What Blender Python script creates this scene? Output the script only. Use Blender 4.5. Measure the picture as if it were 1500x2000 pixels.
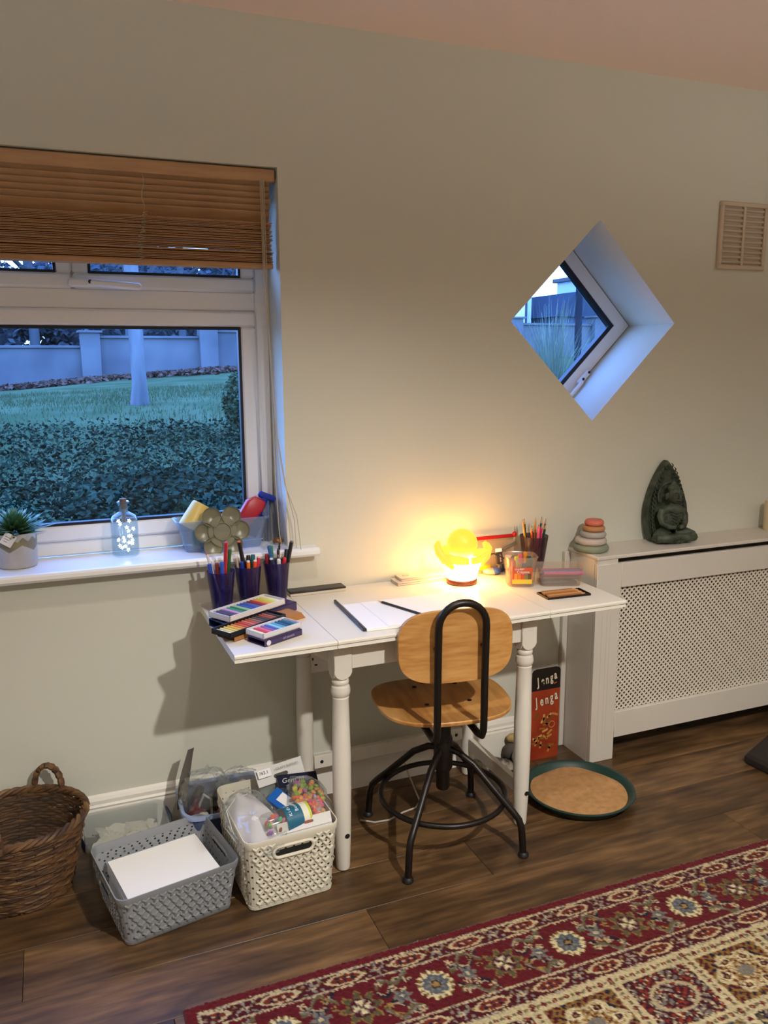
import bpy, bmesh, math, random
import numpy as np
from math import sin, cos, pi, radians as R, sqrt
from mathutils import Vector, Matrix, Euler, Quaternion

for o in list(bpy.data.objects): bpy.data.objects.remove(o)
S = bpy.context.scene
COL = S.collection
random.seed(7); rng = np.random.default_rng(7)

# ------------------------------------------------------------------ camera
cam_d = bpy.data.cameras.new('camera'); cam = bpy.data.objects.new('camera', cam_d); COL.objects.link(cam)
cam_d.sensor_fit = 'HORIZONTAL'; cam_d.sensor_width = 36.0; cam_d.lens = 36.0*1611.95/1500.0
cam_d.clip_start = .05; cam_d.clip_end = 300
YAW, PITCH, ROLL = -0.3857, -0.1851, -0.0044
fw = Vector((-sin(YAW)*cos(PITCH), cos(YAW)*cos(PITCH), sin(PITCH)))
r0 = Vector((cos(YAW), sin(YAW), 0)); u0 = r0.cross(fw)
rt = cos(ROLL)*r0 + sin(ROLL)*u0; up = -sin(ROLL)*r0 + cos(ROLL)*u0
cam.matrix_world = Matrix(((rt.x, up.x, -fw.x, -1.0307), (rt.y, up.y, -fw.y, -2.5646), (rt.z, up.z, -fw.z, 1.5053), (0, 0, 0, 1)))
S.camera = cam

# ------------------------------------------------------------------ exposure, sky, room lights
S.view_settings.view_transform = 'Standard'; S.view_settings.look = 'None'
S.view_settings.exposure = 0.0; S.view_settings.gamma = 1.0; S.view_settings.use_curve_mapping = False
w = bpy.data.worlds.new('dusk_sky'); S.world = w; w.use_nodes = True
nt = w.node_tree; nt.nodes.clear()
tc = nt.nodes.new('ShaderNodeTexCoord'); sx = nt.nodes.new('ShaderNodeSeparateXYZ')
rp = nt.nodes.new('ShaderNodeValToRGB'); bg = nt.nodes.new('ShaderNodeBackground'); ow = nt.nodes.new('ShaderNodeOutputWorld')
nt.links.new(tc.outputs['Generated'], sx.inputs[0]); nt.links.new(sx.outputs[2], rp.inputs[0])
e = rp.color_ramp.elements
e[0].position = 0.0; e[0].color = (.32, .60, 1.15, 1)
e[1].position = 0.7; e[1].color = (.15, .34, .95, 1)
m_ = e.new(.22); m_.color = (.25, .48, 1.05, 1)
nt.links.new(rp.outputs[0], bg.inputs[0]); bg.inputs[1].default_value = 11.5
nt.links.new(bg.outputs[0], ow.inputs[0])

def spot(name, loc, power, col, size, blend, rad=.035):
    l = bpy.data.lights.new(name, 'SPOT'); l.energy = power; l.color = col; l.spot_size = R(size); l.spot_blend = blend
    l.shadow_soft_size = rad
    o = bpy.data.objects.new(name, l); COL.objects.link(o); o.location = loc
    return o
WARM = (1.0, .96, .895)
# two recessed ceiling downlights, then two weak added side fills (z just under the ceiling), pointing straight down
spot('down_spot', (.06, -2.75, 2.44), 290, WARM, 156, .7)
spot('down_spot', (-.38, -.95, 2.44), 36, WARM, 112, .9)
spot('down_spot', (-1.75, -2.1, 2.44), 18, WARM, 140, .9)  # added fill towards the left wall
spot('down_spot', (1.55, -2.2, 2.44), 16, WARM, 146, .9)  # added fill towards the right wall
# added unseen fill spots brightening ceiling and upper wall, to the right and left, outside the frame
for loc, p in (((1.9, -2.3, 1.5), 40), ((-2.3, -2.7, 1.5), 34)):
    spot('ceiling_fill', loc, p, WARM, 172, .35, .08).rotation_euler = (pi, 0, 0)
S.cycles.max_bounces = 10; S.cycles.transparent_max_bounces = 16

# ------------------------------------------------------------------ colours and materials
DIM = 1.0
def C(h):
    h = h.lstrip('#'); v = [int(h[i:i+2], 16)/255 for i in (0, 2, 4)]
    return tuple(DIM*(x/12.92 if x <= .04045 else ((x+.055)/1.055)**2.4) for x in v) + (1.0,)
MC = {}
def base_mat(name):
    m = bpy.data.materials.new(name); m.use_nodes = True
    return m, m.node_tree, m.node_tree.nodes['Principled BSDF']
def mat(name, col, rough=.5, metal=0., var=None, bump=None, alpha=1., emit=None, coat=0., stretch=None, spec=.5, sss=0.):
    """var=(scale, colour2[, detail]) noise mix; bump=(scale, strength); stretch=(sx,sy,sz) of object coordinates"""
    if name in MC: return MC[name]
    m, t, b = base_mat(name); N, L = t.nodes, t.links
    b.inputs['Base Color'].default_value = C(col); b.inputs['Roughness'].default_value = rough
    b.inputs['Metallic'].default_value = metal; b.inputs['Alpha'].default_value = alpha
    b.inputs['Coat Weight'].default_value = coat; b.inputs['Specular IOR Level'].default_value = spec
    if sss: b.inputs['Subsurface Weight'].default_value = sss; b.inputs['Subsurface Radius'].default_value = (.02, .01, .006)
    if var or bump:
        tc = N.new('ShaderNodeTexCoord'); mp = N.new('ShaderNodeMapping'); L.new(tc.outputs['Object'], mp.inputs[0])
        if stretch: mp.inputs['Scale'].default_value = stretch
    if var:
        n = N.new('ShaderNodeTexNoise'); n.inputs['Scale'].default_value = var[0]; n.inputs['Detail'].default_value = 4
        mx = N.new('ShaderNodeMix'); mx.data_type = 'RGBA'; mx.inputs['A'].default_value = C(col); mx.inputs['B'].default_value = C(var[1])
        cr = N.new('ShaderNodeValToRGB'); cr.color_ramp.elements[0].position = .35; cr.color_ramp.elements[1].position = .65
        L.new(mp.outputs[0], n.inputs['Vector']); L.new(n.outputs[0], cr.inputs[0]); L.new(cr.outputs[0], mx.inputs['Factor']); L.new(mx.outputs['Result'], b.inputs['Base Color'])
    if bump:
        n = N.new('ShaderNodeTexNoise'); n.inputs['Scale'].default_value = bump[0]; n.inputs['Detail'].default_value = 3
        bp = N.new('ShaderNodeBump'); bp.inputs['Strength'].default_value = bump[1]; bp.inputs['Distance'].default_value = .002
        L.new(mp.outputs[0], n.inputs['Vector']); L.new(n.outputs[0], bp.inputs['Height']); L.new(bp.outputs[0], b.inputs['Normal'])
    if emit:
        b.inputs['Emission Color'].default_value = C(emit[0]); b.inputs['Emission Strength'].default_value = emit[1]
    MC[name] = m; return m
def clear(name, tint='#ffffff', body='#e8eef5', opacity=.2, rough=.15, gloss=.5):
    """see-through plastic or thin glass: transparent + a little body colour + fresnel reflection"""
    if name in MC: return MC[name]
    m = bpy.data.materials.new(name); m.use_nodes = True; t = m.node_tree; N, L = t.nodes, t.links; N.clear()
    out = N.new('ShaderNodeOutputMaterial'); tr = N.new('ShaderNodeBsdfTransparent'); tr.inputs[0].default_value = C(tint)
    df = N.new('ShaderNodeBsdfDiffuse'); df.inputs[0].default_value = C(body)
    m1 = N.new('ShaderNodeMixShader'); m1.inputs[0].default_value = opacity
    gl = N.new('ShaderNodeBsdfGlossy'); gl.inputs['Roughness'].default_value = rough
    fr = N.new('ShaderNodeFresnel'); fr.inputs[0].default_value = 1.45
    mu = N.new('ShaderNodeMath'); mu.operation = 'MULTIPLY'; mu.inputs[1].default_value = gloss
    ge = N.new('ShaderNodeNewGeometry'); bf = N.new('ShaderNodeMath'); bf.operation = 'SUBTRACT'; bf.inputs[0].default_value = 1.; L.new(ge.outputs['Backfacing'], bf.inputs[1])   # no false total reflection on the way out
    mb_ = N.new('ShaderNodeMath'); mb_.operation = 'MULTIPLY'; L.new(bf.outputs[0], mb_.inputs[1])
    m2 = N.new('ShaderNodeMixShader')
    L.new(tr.outputs[0], m1.inputs[1]); L.new(df.outputs[0], m1.inputs[2]); L.new(fr.outputs[0], mu.inputs[0]); L.new(mu.outputs[0], mb_.inputs[0]); L.new(mb_.outputs[0], m2.inputs[0])
    L.new(m1.outputs[0], m2.inputs[1]); L.new(gl.outputs[0], m2.inputs[2]); L.new(m2.outputs[0], out.inputs[0])
    MC[name] = m; return m
def wood(name, c1, c2, c3, scale=6., ax='x', rough=.45, coat=0., ring=.6, plank=False):
    """grain stretched along one axis; plank=True uses world position shifted per object"""
    if name in MC: return MC[name]
    m, t, b = base_mat(name); N, L = t.nodes, t.links
    b.inputs['Roughness'].default_value = rough; b.inputs['Coat Weight'].default_value = coat
    mp = N.new('ShaderNodeMapping'); st = {'x': (.12, 1, 1), 'y': (1, .12, 1), 'z': (1, 1, .12)}[ax]
    mp.inputs['Scale'].default_value = st
    if plank:
        ge = N.new('ShaderNodeNewGeometry'); oi = N.new('ShaderNodeObjectInfo'); ml = N.new('ShaderNodeMath'); ml.operation = 'MULTIPLY'; ml.inputs[1].default_value = 37.
        ad = N.new('ShaderNodeVectorMath'); L.new(oi.outputs['Random'], ml.inputs[0]); L.new(ge.outputs['Position'], ad.inputs[0]); L.new(ml.outputs[0], ad.inputs[1]); L.new(ad.outputs[0], mp.inputs[0])
    else:
        tc = N.new('ShaderNodeTexCoord'); L.new(tc.outputs['Object'], mp.inputs[0])
    n1 = N.new('ShaderNodeTexNoise'); n1.inputs['Scale'].default_value = scale; n1.inputs['Detail'].default_value = 6; n1.inputs['Distortion'].default_value = ring
    n2 = N.new('ShaderNodeTexNoise'); n2.inputs['Scale'].default_value = scale*9; n2.inputs['Detail'].default_value = 5
    L.new(mp.outputs[0], n1.inputs['Vector']); L.new(mp.outputs[0], n2.inputs['Vector'])
    cr = N.new('ShaderNodeValToRGB'); el = cr.color_ramp.elements
    el[0].position = .30; el[0].color = C(c1); el[1].position = .70; el[1].color = C(c3); q = el.new(.5); q.color = C(c2)
    mx = N.new('ShaderNodeMath'); mx.operation = 'MULTIPLY_ADD'; mx.inputs[1].default_value = .55; 
    m2 = N.new('ShaderNodeMath'); m2.operation = 'MULTIPLY'; m2.inputs[1].default_value = .45
    L.new(n2.outputs[0], m2.inputs[0]); L.new(n1.outputs[0], mx.inputs[0]); L.new(m2.outputs[0], mx.inputs[2]); L.new(mx.outputs[0], cr.inputs[0])
    last = cr.outputs[0]
    if plank:
        n3 = N.new('ShaderNodeTexNoise'); n3.inputs['Scale'].default_value = 7.; n3.inputs['Detail'].default_value = 3; n3.inputs['Distortion'].default_value = 1.5
        mp3 = N.new('ShaderNodeMapping'); mp3.inputs['Scale'].default_value = (.35, 1.1, 1); L.new(ad.outputs[0], mp3.inputs[0]); L.new(mp3.outputs[0], n3.inputs['Vector'])
        r3 = N.new('ShaderNodeMapRange'); r3.inputs['From Min'].default_value = .3; r3.inputs['From Max'].default_value = .7; r3.inputs['To Min'].default_value = .45; r3.inputs['To Max'].default_value = 1.25; L.new(n3.outputs[0], r3.inputs['Value'])
        h3 = N.new('ShaderNodeHueSaturation'); L.new(r3.outputs[0], h3.inputs['Value']); L.new(last, h3.inputs['Color']); last = h3.outputs[0]
        hs = N.new('ShaderNodeHueSaturation'); mr = N.new('ShaderNodeMapRange'); mr.inputs['To Min'].default_value = .72; mr.inputs['To Max'].default_value = 1.25
        L.new(oi.outputs['Random'], mr.inputs['Value']); L.new(mr.outputs[0], hs.inputs['Value']); L.new(last, hs.inputs['Color']); last = hs.outputs[0]
    L.new(last, b.inputs['Base Color'])
    bp = N.new('ShaderNodeBump'); bp.inputs['Strength'].default_value = .12; bp.inputs['Distance'].default_value = .002
    L.new(n2.outputs[0], bp.inputs['Height']); L.new(bp.outputs[0], b.inputs['Normal'])
    MC[name] = m; return m

# ------------------------------------------------------------------ mesh building
class MB:
    def __init__(s): s.v = []; s.f = []; s.uv = None
    def add(s, vs, fs):
        k = len(s.v); s.v += [tuple(p) for p in vs]; s.f += [tuple(i+k for i in f) for f in fs]; return s
    def box(s, c, d, rot=None, bev=0.):
        x, y, z = d[0]/2, d[1]/2, d[2]/2
        if bev <= 0:
            vs = [(-x,-y,-z),(x,-y,-z),(x,y,-z),(-x,y,-z),(-x,-y,z),(x,-y,z),(x,y,z),(-x,y,z)]
            fs = [(0,3,2,1),(4,5,6,7),(0,1,5,4),(1,2,6,5),(2,3,7,6),(3,0,4,7)]
        else:
            b = min(bev, x*.99, y*.99, z*.99); vs = []; idx = {}
            for i, sx in enumerate((-1, 1)):
                for j, sy in enumerate((-1, 1)):
                    for k, sz in enumerate((-1, 1)):
                        for a in range(3):
                            p = [sx*(x-b), sy*(y-b), sz*(z-b)]; p[a] += (sx, sy, sz)[a]*b
                            idx[(i,j,k,a)] = len(vs); vs.append(p)
            g = lambda i,j,k,a: idx[(i,j,k,a)]
            fs = []
            for q in (0, 1):
                fs.append([g(q,0,0,0), g(q,1,0,0), g(q,1,1,0), g(q,0,1,0)][::(1 if q else -1)])
                fs.append([g(0,q,0,1), g(1,q,0,1), g(1,q,1,1), g(0,q,1,1)][::(-1 if q else 1)])
                fs.append([g(0,0,q,2), g(1,0,q,2), g(1,1,q,2), g(0,1,q,2)][::(1 if q else -1)])
            for a in (0, 1):
                for c2 in (0, 1):
                    s1 = 1 if (a ^ c2) else -1
                    fs.append([g(a,c2,0,0), g(a,c2,1,0), g(a,c2,1,1), g(a,c2,0,1)][::s1])
                    fs.append([g(0,a,c2,1), g(1,a,c2,1), g(1,a,c2,2), g(0,a,c2,2)][::s1])
                    fs.append([g(a,0,c2,0), g(a,1,c2,0), g(a,1,c2,2), g(a,0,c2,2)][::-s1])
            for i in (0, 1):
                for j in (0, 1):
                    for k in (0, 1):
                        fs.append([g(i,j,k,0), g(i,j,k,1), g(i,j,k,2)][::(1 if (i+j+k) % 2 else -1)])
        if rot is not None:
            M = Euler(rot).to_matrix() if not isinstance(rot, Matrix) else rot
            vs = [M @ Vector(p) for p in vs]
        return s.add([(p[0]+c[0], p[1]+c[1], p[2]+c[2]) for p in vs], fs)
    def tube(s, pts, r, n=8, caps=True, closed=False, flat=1.):
        P = [Vector(p) for p in pts]; m = len(P); rr = r if isinstance(r, (list, tuple)) else [r]*m
        tang = []
        for i in range(m):
            a = P[(i-1) % m] if (closed or i > 0) else P[i]; b = P[(i+1) % m] if (closed or i < m-1) else P[i]
            d = (b-a); tang.append(d.normalized() if d.length > 1e-9 else Vector((0,0,1)))
        t0 = tang[0]; nv = t0.orthogonal().normalized()
        vs = []; prev = t0
        for i in range(m):
            q = prev.rotation_difference(tang[i]); nv = (q @ nv).normalized(); prev = tang[i]
            bv = tang[i].cross(nv)
            for k in range(n):
                a = 2*pi*k/n; vs.append(P[i] + nv*cos(a)*rr[i] + bv*sin(a)*rr[i]*flat)
        fs = []
        for i in range(m if closed else m-1):
            j = (i+1) % m
            for k in range(n): fs.append((i*n+k, i*n+(k+1) % n, j*n+(k+1) % n, j*n+k))
        if caps and not closed: fs += [tuple(range(n))[::-1], tuple((m-1)*n+k for k in range(n))]
        return s.add(vs, fs)
    def lathe(s, prof, n=24, c=(0,0,0), sx=1., sy=1., cap=True):
        vs = []; fs = []; m = len(prof)
        for r, z in prof:
            for k in range(n):
                a = 2*pi*k/n; vs.append((c[0]+r*cos(a)*sx, c[1]+r*sin(a)*sy, c[2]+z))
        for i in range(m-1):
            for k in range(n): fs.append((i*n+k, i*n+(k+1) % n, (i+1)*n+(k+1) % n, (i+1)*n+k))
        if cap: fs += [tuple(range(n))[::-1], tuple((m-1)*n+k for k in range(n))]
        return s.add(vs, fs)
    def prism(s, out, z0, z1, ax='z'):
        n = len(out); f = {'z': lambda a, b, h: (a, b, h), 'y': lambda a, b, h: (a, h, b), 'x': lambda a, b, h: (h, a, b)}[ax]
        vs = [f(a, b, z0) for a, b in out] + [f(a, b, z1) for a, b in out]
        return s.add(vs, [tuple(range(n))[::-1], tuple(range(n, 2*n))] + [(i, (i+1) % n, n+(i+1) % n, n+i) for i in range(n)])
    def ell(s, c, r, rot=None, nu=10, nv=7):
        vs = [(0, 0, -r[2])]; 
        for j in range(1, nv):
            ph = -pi/2 + pi*j/nv
            for i in range(nu): a = 2*pi*i/nu; vs.append((r[0]*cos(ph)*cos(a), r[1]*cos(ph)*sin(a), r[2]*sin(ph)))
        vs.append((0, 0, r[2])); fs = []
        for i in range(nu): fs.append((0, 1+(i+1) % nu, 1+i)); fs.append((len(vs)-1, 1+(nv-2)*nu+i, 1+(nv-2)*nu+(i+1) % nu))
        for j in range(nv-2):
            for i in range(nu): fs.append((1+j*nu+i, 1+j*nu+(i+1) % nu, 1+(j+1)*nu+(i+1) % nu, 1+(j+1)*nu+i))
        if rot is not None:
            M = Euler(rot).to_matrix() if not isinstance(rot, Matrix) else rot; vs = [M @ Vector(p) for p in vs]
        return s.add([(p[0]+c[0], p[1]+c[1], p[2]+c[2]) for p in vs], fs)
    def grid(s, fn, nu, nv, flip=False):
        vs = [fn(i/nu, j/nv) for j in range(nv+1) for i in range(nu+1)]
        fs = [(j*(nu+1)+i, j*(nu+1)+i+1, (j+1)*(nu+1)+i+1, (j+1)*(nu+1)+i) for j in range(nv) for i in range(nu)]
        return s.add(vs, [f[::-1] for f in fs] if flip else fs)
    def mesh(s, name, m=None, smooth=True, ang=38):
        me = bpy.data.meshes.new(name); me.from_pydata(s.v, [], s.f)
        if len(s.f) < 60000:
            bm = bmesh.new(); bm.from_mesh(me); bmesh.ops.recalc_face_normals(bm, faces=bm.faces); bm.to_mesh(me); bm.free()
        me.update()
        if m: me.materials.append(m)
        if smooth:
            me.polygons.foreach_set('use_smooth', [True]*len(me.polygons)); me.set_sharp_from_angle(angle=R(ang))
        return me
def obj(name, mb, m=None, parent=None, loc=(0,0,0), rot=(0,0,0), smooth=True, ang=38):
    me = mb if isinstance(mb, bpy.types.Mesh) else mb.mesh(name, m, smooth, ang)
    o = bpy.data.objects.new(name, me); COL.objects.link(o); o.location = loc; o.rotation_euler = rot
    if parent: o.parent = parent
    return o
def tag(o, label=None, cat=None, group=None, kind=None):
    for k, v in (('label', label), ('category', cat), ('group', group), ('kind', kind)):
        if v: o[k] = v
    return o
def thing(name, label, cat, loc=(0,0,0), rz=0., group=None, rot=None):
    o = bpy.data.objects.new(name, None); COL.objects.link(o); o.empty_display_size = .05
    o.location = loc; o.rotation_euler = rot if rot is not None else (0, 0, rz)
    return tag(o, label, cat, group)
def struct(name, mb, m=None, parent=None, **k):
    o = obj(name, mb, m, parent, **k)
    if not parent: o['kind'] = 'structure'
    return o
def remesh(o, vox, smooth_it=0):
    md = o.modifiers.new('remesh', 'REMESH'); md.mode = 'VOXEL'; md.voxel_size = vox; md.use_smooth_shade = True
    if smooth_it:
        sm = o.modifiers.new('smooth', 'SMOOTH'); sm.iterations = smooth_it; sm.factor = .5
    return o
def rrect(w, d, r, n=5, cx=0., cy=0.):
    out = []
    for (sx, sy, a0) in ((1, 1, 0), (-1, 1, 90), (-1, -1, 180), (1, -1, 270)):
        for i in range(n+1):
            a = R(a0 + 90*i/n); out.append((cx+sx*(w/2-r)+r*cos(a), cy+sy*(d/2-r)+r*sin(a)))
    return out
def superell(a, b, n=3., k=48):
    out = []
    for i in range(k):
        t = 2*pi*i/k; ct, st = cos(t), sin(t)
        out.append((a*math.copysign(abs(ct)**(2/n), ct), b*math.copysign(abs(st)**(2/n), st)))
    return out
def loft(mb, rings, cap0=True, cap1=True, closed=False):
    n = len(rings[0]); k = len(mb.v); fs = []
    m = len(rings)
    for i in range(m if closed else m-1):
        j = (i+1) % m
        for q in range(n): fs.append((i*n+q, i*n+(q+1) % n, j*n+(q+1) % n, j*n+q))
    if not closed:
        if cap0: fs.append(tuple(range(n))[::-1])
        if cap1: fs.append(tuple((m-1)*n+q for q in range(n)))
    return mb.add([p for r in rings for p in r], fs)
def text(name, body, size, m, parent=None, loc=(0,0,0), rot=(0,0,0), ext=.0003, sx=1., align='CENTER', shear=0., bold=0.):
    cu = bpy.data.curves.new(name, 'FONT'); cu.body = body; cu.size = size; cu.extrude = ext; cu.align_x = align; cu.align_y = 'CENTER'; cu.shear = shear; cu.offset = bold
    t = bpy.data.objects.new(name, cu); COL.objects.link(t)
    dg = bpy.context.evaluated_depsgraph_get(); dg.update()
    me = bpy.data.meshes.new_from_object(t.evaluated_get(dg)); bpy.data.objects.remove(t)
    me.name = name; me.materials.clear(); me.materials.append(m)
    o = obj(name, me, None, parent, loc, rot); o.scale = (sx, 1, 1); return o

WHITE = mat('white_satin_paint', '#e9e4da', .35, var=(3., '#e4dfd4'))
PVC = mat('white_upvc', '#efecea', .3)
BLACK = mat('black_rubber', '#101012', .5)
DARK = mat('dark_shadow_gap', '#15120f', .9)  # near-black fill painted as shade in gaps and openings, also floor base
# ================================================================== ROOM
X0, X1, Y0, ZC = -2.75, 3.1, -5.0, 2.487
WALL = mat('wall_paint_sage_white', '#cfcec0', .75, bump=(180., .05))
CEIL = mat('ceiling_paint', '#f2ddd0', .8)
WX0, WX1, WZ0, WZ1 = -1.72, -.332, .872, 2.071       # window opening
DX, DZ, DR = .848, 1.628, .358                      # diamond opening
TH = .34
bm = bmesh.new()
def loop(pts):
    vs = [bm.verts.new((x, 0, z)) for x, z in pts]; return [bm.edges.new((vs[i], vs[(i+1) % len(vs)])) for i in range(len(vs))]
ed = loop([(X0, 0), (X1, 0), (X1, ZC), (X0, ZC)]) + loop([(WX0, WZ0), (WX1, WZ0), (WX1, WZ1), (WX0, WZ1)]) + loop([(DX, DZ-DR), (DX+DR, DZ), (DX, DZ+DR), (DX-DR, DZ)])
bmesh.ops.triangle_fill(bm, use_beauty=True, use_dissolve=False, edges=ed)
ex = bmesh.ops.extrude_face_region(bm, geom=list(bm.faces))
for v in ex['geom']:
    if isinstance(v, bmesh.types.BMVert): v.co.y += TH
bmesh.ops.recalc_face_normals(bm, faces=bm.faces)
me = bpy.data.meshes.new('wall_back'); bm.to_mesh(me); bm.free(); me.materials.append(WALL)
o = bpy.data.objects.new('wall_back', me); COL.objects.link(o); o['kind'] = 'structure'
struct('wall_left', MB().box((X0-.06, Y0/2, ZC/2), (.12, -Y0, ZC)), WALL, smooth=False)
struct('wall_right', MB().box((X1+.06, Y0/2, ZC/2), (.12, -Y0, ZC)), WALL, smooth=False)
struct('wall_front', MB().box(((X0+X1)/2, Y0-.06, ZC/2), (X1-X0+.24, .12, ZC)), WALL, smooth=False)
struct('ceiling', MB().box(((X0+X1)/2, Y0/2+.1, ZC+.06), (X1-X0+.24, -Y0+.44, .12)), CEIL, smooth=False)
fl = struct('floor', MB().box(((X0+X1)/2, Y0/2, -.062), (X1-X0, -Y0, .1)), DARK, smooth=False)
PLANK = wood('walnut_laminate_planks', '#281a10', '#5a4128', '#84633f', 5.5, 'x', .42, 0, .9, plank=True)
pm = {}
row = 0; y = 0.0; pw = .19
edges_y = [0.0, -.075] + [-.265-.19*i for i in range(14)] + [Y0]
for i in range(len(edges_y)-1):
    ya, yb = edges_y[i], edges_y[i+1]
    x = X0; off = {3: -1.187, 2: .32, 4: -.31, 5: -.86, 1: -.7}.get(i, X0 + .2 + (i*.53) % 1.25)
    while off - 1.28 > X0: off -= 1.28
    cuts = [X0] + [off + 1.28*k for k in range(6) if off + 1.28*k < X1-.02] + [X1]
    for a, b in zip(cuts[:-1], cuts[1:]):
        L_ = round(b-a, 3); W_ = round(ya-yb, 3)
        if (L_, W_) not in pm: pm[(L_, W_)] = MB().box((0, 0, -.006), (L_-.0012, W_-.0012, .012), bev=.0007).mesh('floor_plank', PLANK, smooth=False)
        obj('floor_plank', pm[(L_, W_)], None, fl, ((a+b)/2, (ya+yb)/2, 0))
# moulded skirting board, up to the radiator cover
prof = [(0, 0), (-.02, 0), (-.02, .105), (-.017, .112), (-.0185, .118), (-.013, .124), (-.013, .136), (-.008, .146), (0, .152)]
struct('baseboard_back', MB().prism(prof, X0, .735, 'x'), WHITE, smooth=False)

# ------------------------------------------------------------------ window 1 (left)
GLASS = clear('window_glass', '#f2f8ff', '#ffffff', .0, .0, .8)
GASK = mat('black_gasket', '#0c1020', .5)
w1 = thing('window_1', None, None); w1['kind'] = 'structure'
FY = .14
def frame_rect(x0, x1, z0, z1, wd, y0, y1, bev=.006):
    mb = MB()
    mb.box(((x0+x1)/2, (y0+y1)/2, z0+wd/2), (x1-x0, y1-y0, wd), bev=bev); mb.box(((x0+x1)/2, (y0+y1)/2, z1-wd/2), (x1-x0, y1-y0, wd), bev=bev)
    mb.box((x0+wd/2, (y0+y1)/2, (z0+z1)/2), (wd, y1-y0, z1-z0-2*wd+.004), bev=bev); mb.box((x1-wd/2, (y0+y1)/2, (z0+z1)/2), (wd, y1-y0, z1-z0-2*wd+.004), bev=bev)
    return mb
obj('window_frame', frame_rect(WX0, WX1, .896, WZ1, .047, FY+.012, FY+.08), PVC, w1)
obj('transom_bar', MB().box(((WX0+WX1)/2, FY+.04, 1.684), (WX1-WX0-.09, .056, .062), bev=.005), PVC, w1)
sl = obj('lower_sash', frame_rect(WX0+.047, -.379, .944, 1.654, .052, FY, FY+.06, .008), PVC, w1)
obj('gasket', frame_rect(WX0+.097, -.429, .994, 1.604, .009, FY+.004, FY+.03, .001), GASK, sl)
obj('pane', MB().box(((WX0-.33)/2, FY+.03, 1.299), (1.25, .012, .612)), GLASS, w1, smooth=False)
for (xa, xb) in ((-.93, -.379), (WX0+.047, -.9305)):
    s_ = obj('fanlight_sash', frame_rect(xa, xb, 1.712, 2.03, .047, FY, FY+.06, .008), PVC, w1)
    obj('gasket', frame_rect(xa+.045, xb-.045, 1.757, 1.985, .008, FY+.004, FY+.03, .001), GASK, s_)
    obj('pane', MB().box(((xa+xb)/2, FY+.03, 1.87), (xb-xa-.09, .012, .236)), GLASS, w1, smooth=False)
obj('mullion', MB().box((-.9303, FY+.045, 1.87), (.06, .05, .32)), PVC, w1, smooth=False)
h = obj('window_handle', MB().box((0, -.010, 0), (.078, .02, .026), bev=.006).box((.03, -.02, 0), (.03, .03, .022), bev=.006).box((.095, -.034, -.005), (.15, .016, .022), (0, .06, 0), bev=.007), PVC, w1, loc=(-.905, FY, 1.728))
obj('handle_lock', MB().lathe([(.006, 0), (.006, .002)], 12), mat('lock_dark', '#33302e', .4, .6), h, (.022, -.0355, .002), (R(90), 0, 0))
sill = MB()
pr = [(-.056, .888), (-.052, .894), (-.046, .897), (.15, .897), (.15, .868), (-.046, .868), (-.053, .871), (-.057, .878)]
sill.prism(pr, WX0-.07, -.238, 'x'); obj('window_sill', sill, mat('sill_gloss_white', '#e9e6e2', .22), w1, smooth=False)

# ------------------------------------------------------------------ window 2 (diamond, set deep in the wall)
w2 = thing('window_2', None, None, (DX, 0, DZ)); w2['kind'] = 'structure'
DY = .262
def diamond(mb, r0, r1, y0, y1):     # mitred square ring standing on its corner
    a = [(0, -1), (1, 0), (0, 1), (-1, 0)]; k = 4
    vs = [(x*r, y, z*r) for r in (r0, r1) for y in (y0, y1) for x, z in a]
    fs = []
    for i in range(4):
        j = (i+1) % 4
        fs += [(i, j, 4+j, 4+i), (8+i, 12+i, 12+j, 8+j), (i, 8+i, 8+j, j), (4+i, 4+j, 12+j, 12+i)]
    return mb.add(vs, fs)
obj('window_frame', diamond(MB(), DR, DR-.03, DY+.062, DY+.075), PVC, w2, smooth=False)
ds = obj('sash', diamond(MB(), DR-.005, DR-.077, DY, DY+.06), PVC, w2, smooth=False)
obj('gasket', diamond(MB(), DR-.0765, DR-.1, DY+.003, DY+.03), GASK, ds, smooth=False)
obj('frame_gap_shade', diamond(MB(), DR+.0005, DR-.0045, DY+.004, DY+.02), DARK, w2, smooth=False)  # solid dark ring painted as the shade in the sash gap
pv = [(0, -1), (1, 0), (0, 1), (-1, 0)]
obj('pane', MB().prism([(x*(DR-.09), z*(DR-.09)) for x, z in pv], DY+.02, DY+.032, 'y'), GLASS, w2, smooth=False)
hd = obj('window_handle', MB().box((0, -.012, 0), (.07, .024, .022), bev=.006).box((-.085, -.03, 0), (.13, .012, .016), bev=.005), PVC, w2, (.135, DY, -.205), (0, R(-45), 0))
for dx in (.026, -.012): obj('handle_screw', MB().lathe([(.006, 0), (.005, .003)], 10), mat('lock_dark', '#33302e'), hd, (dx, -.024, .003), (R(90), 0, 0))

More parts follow.
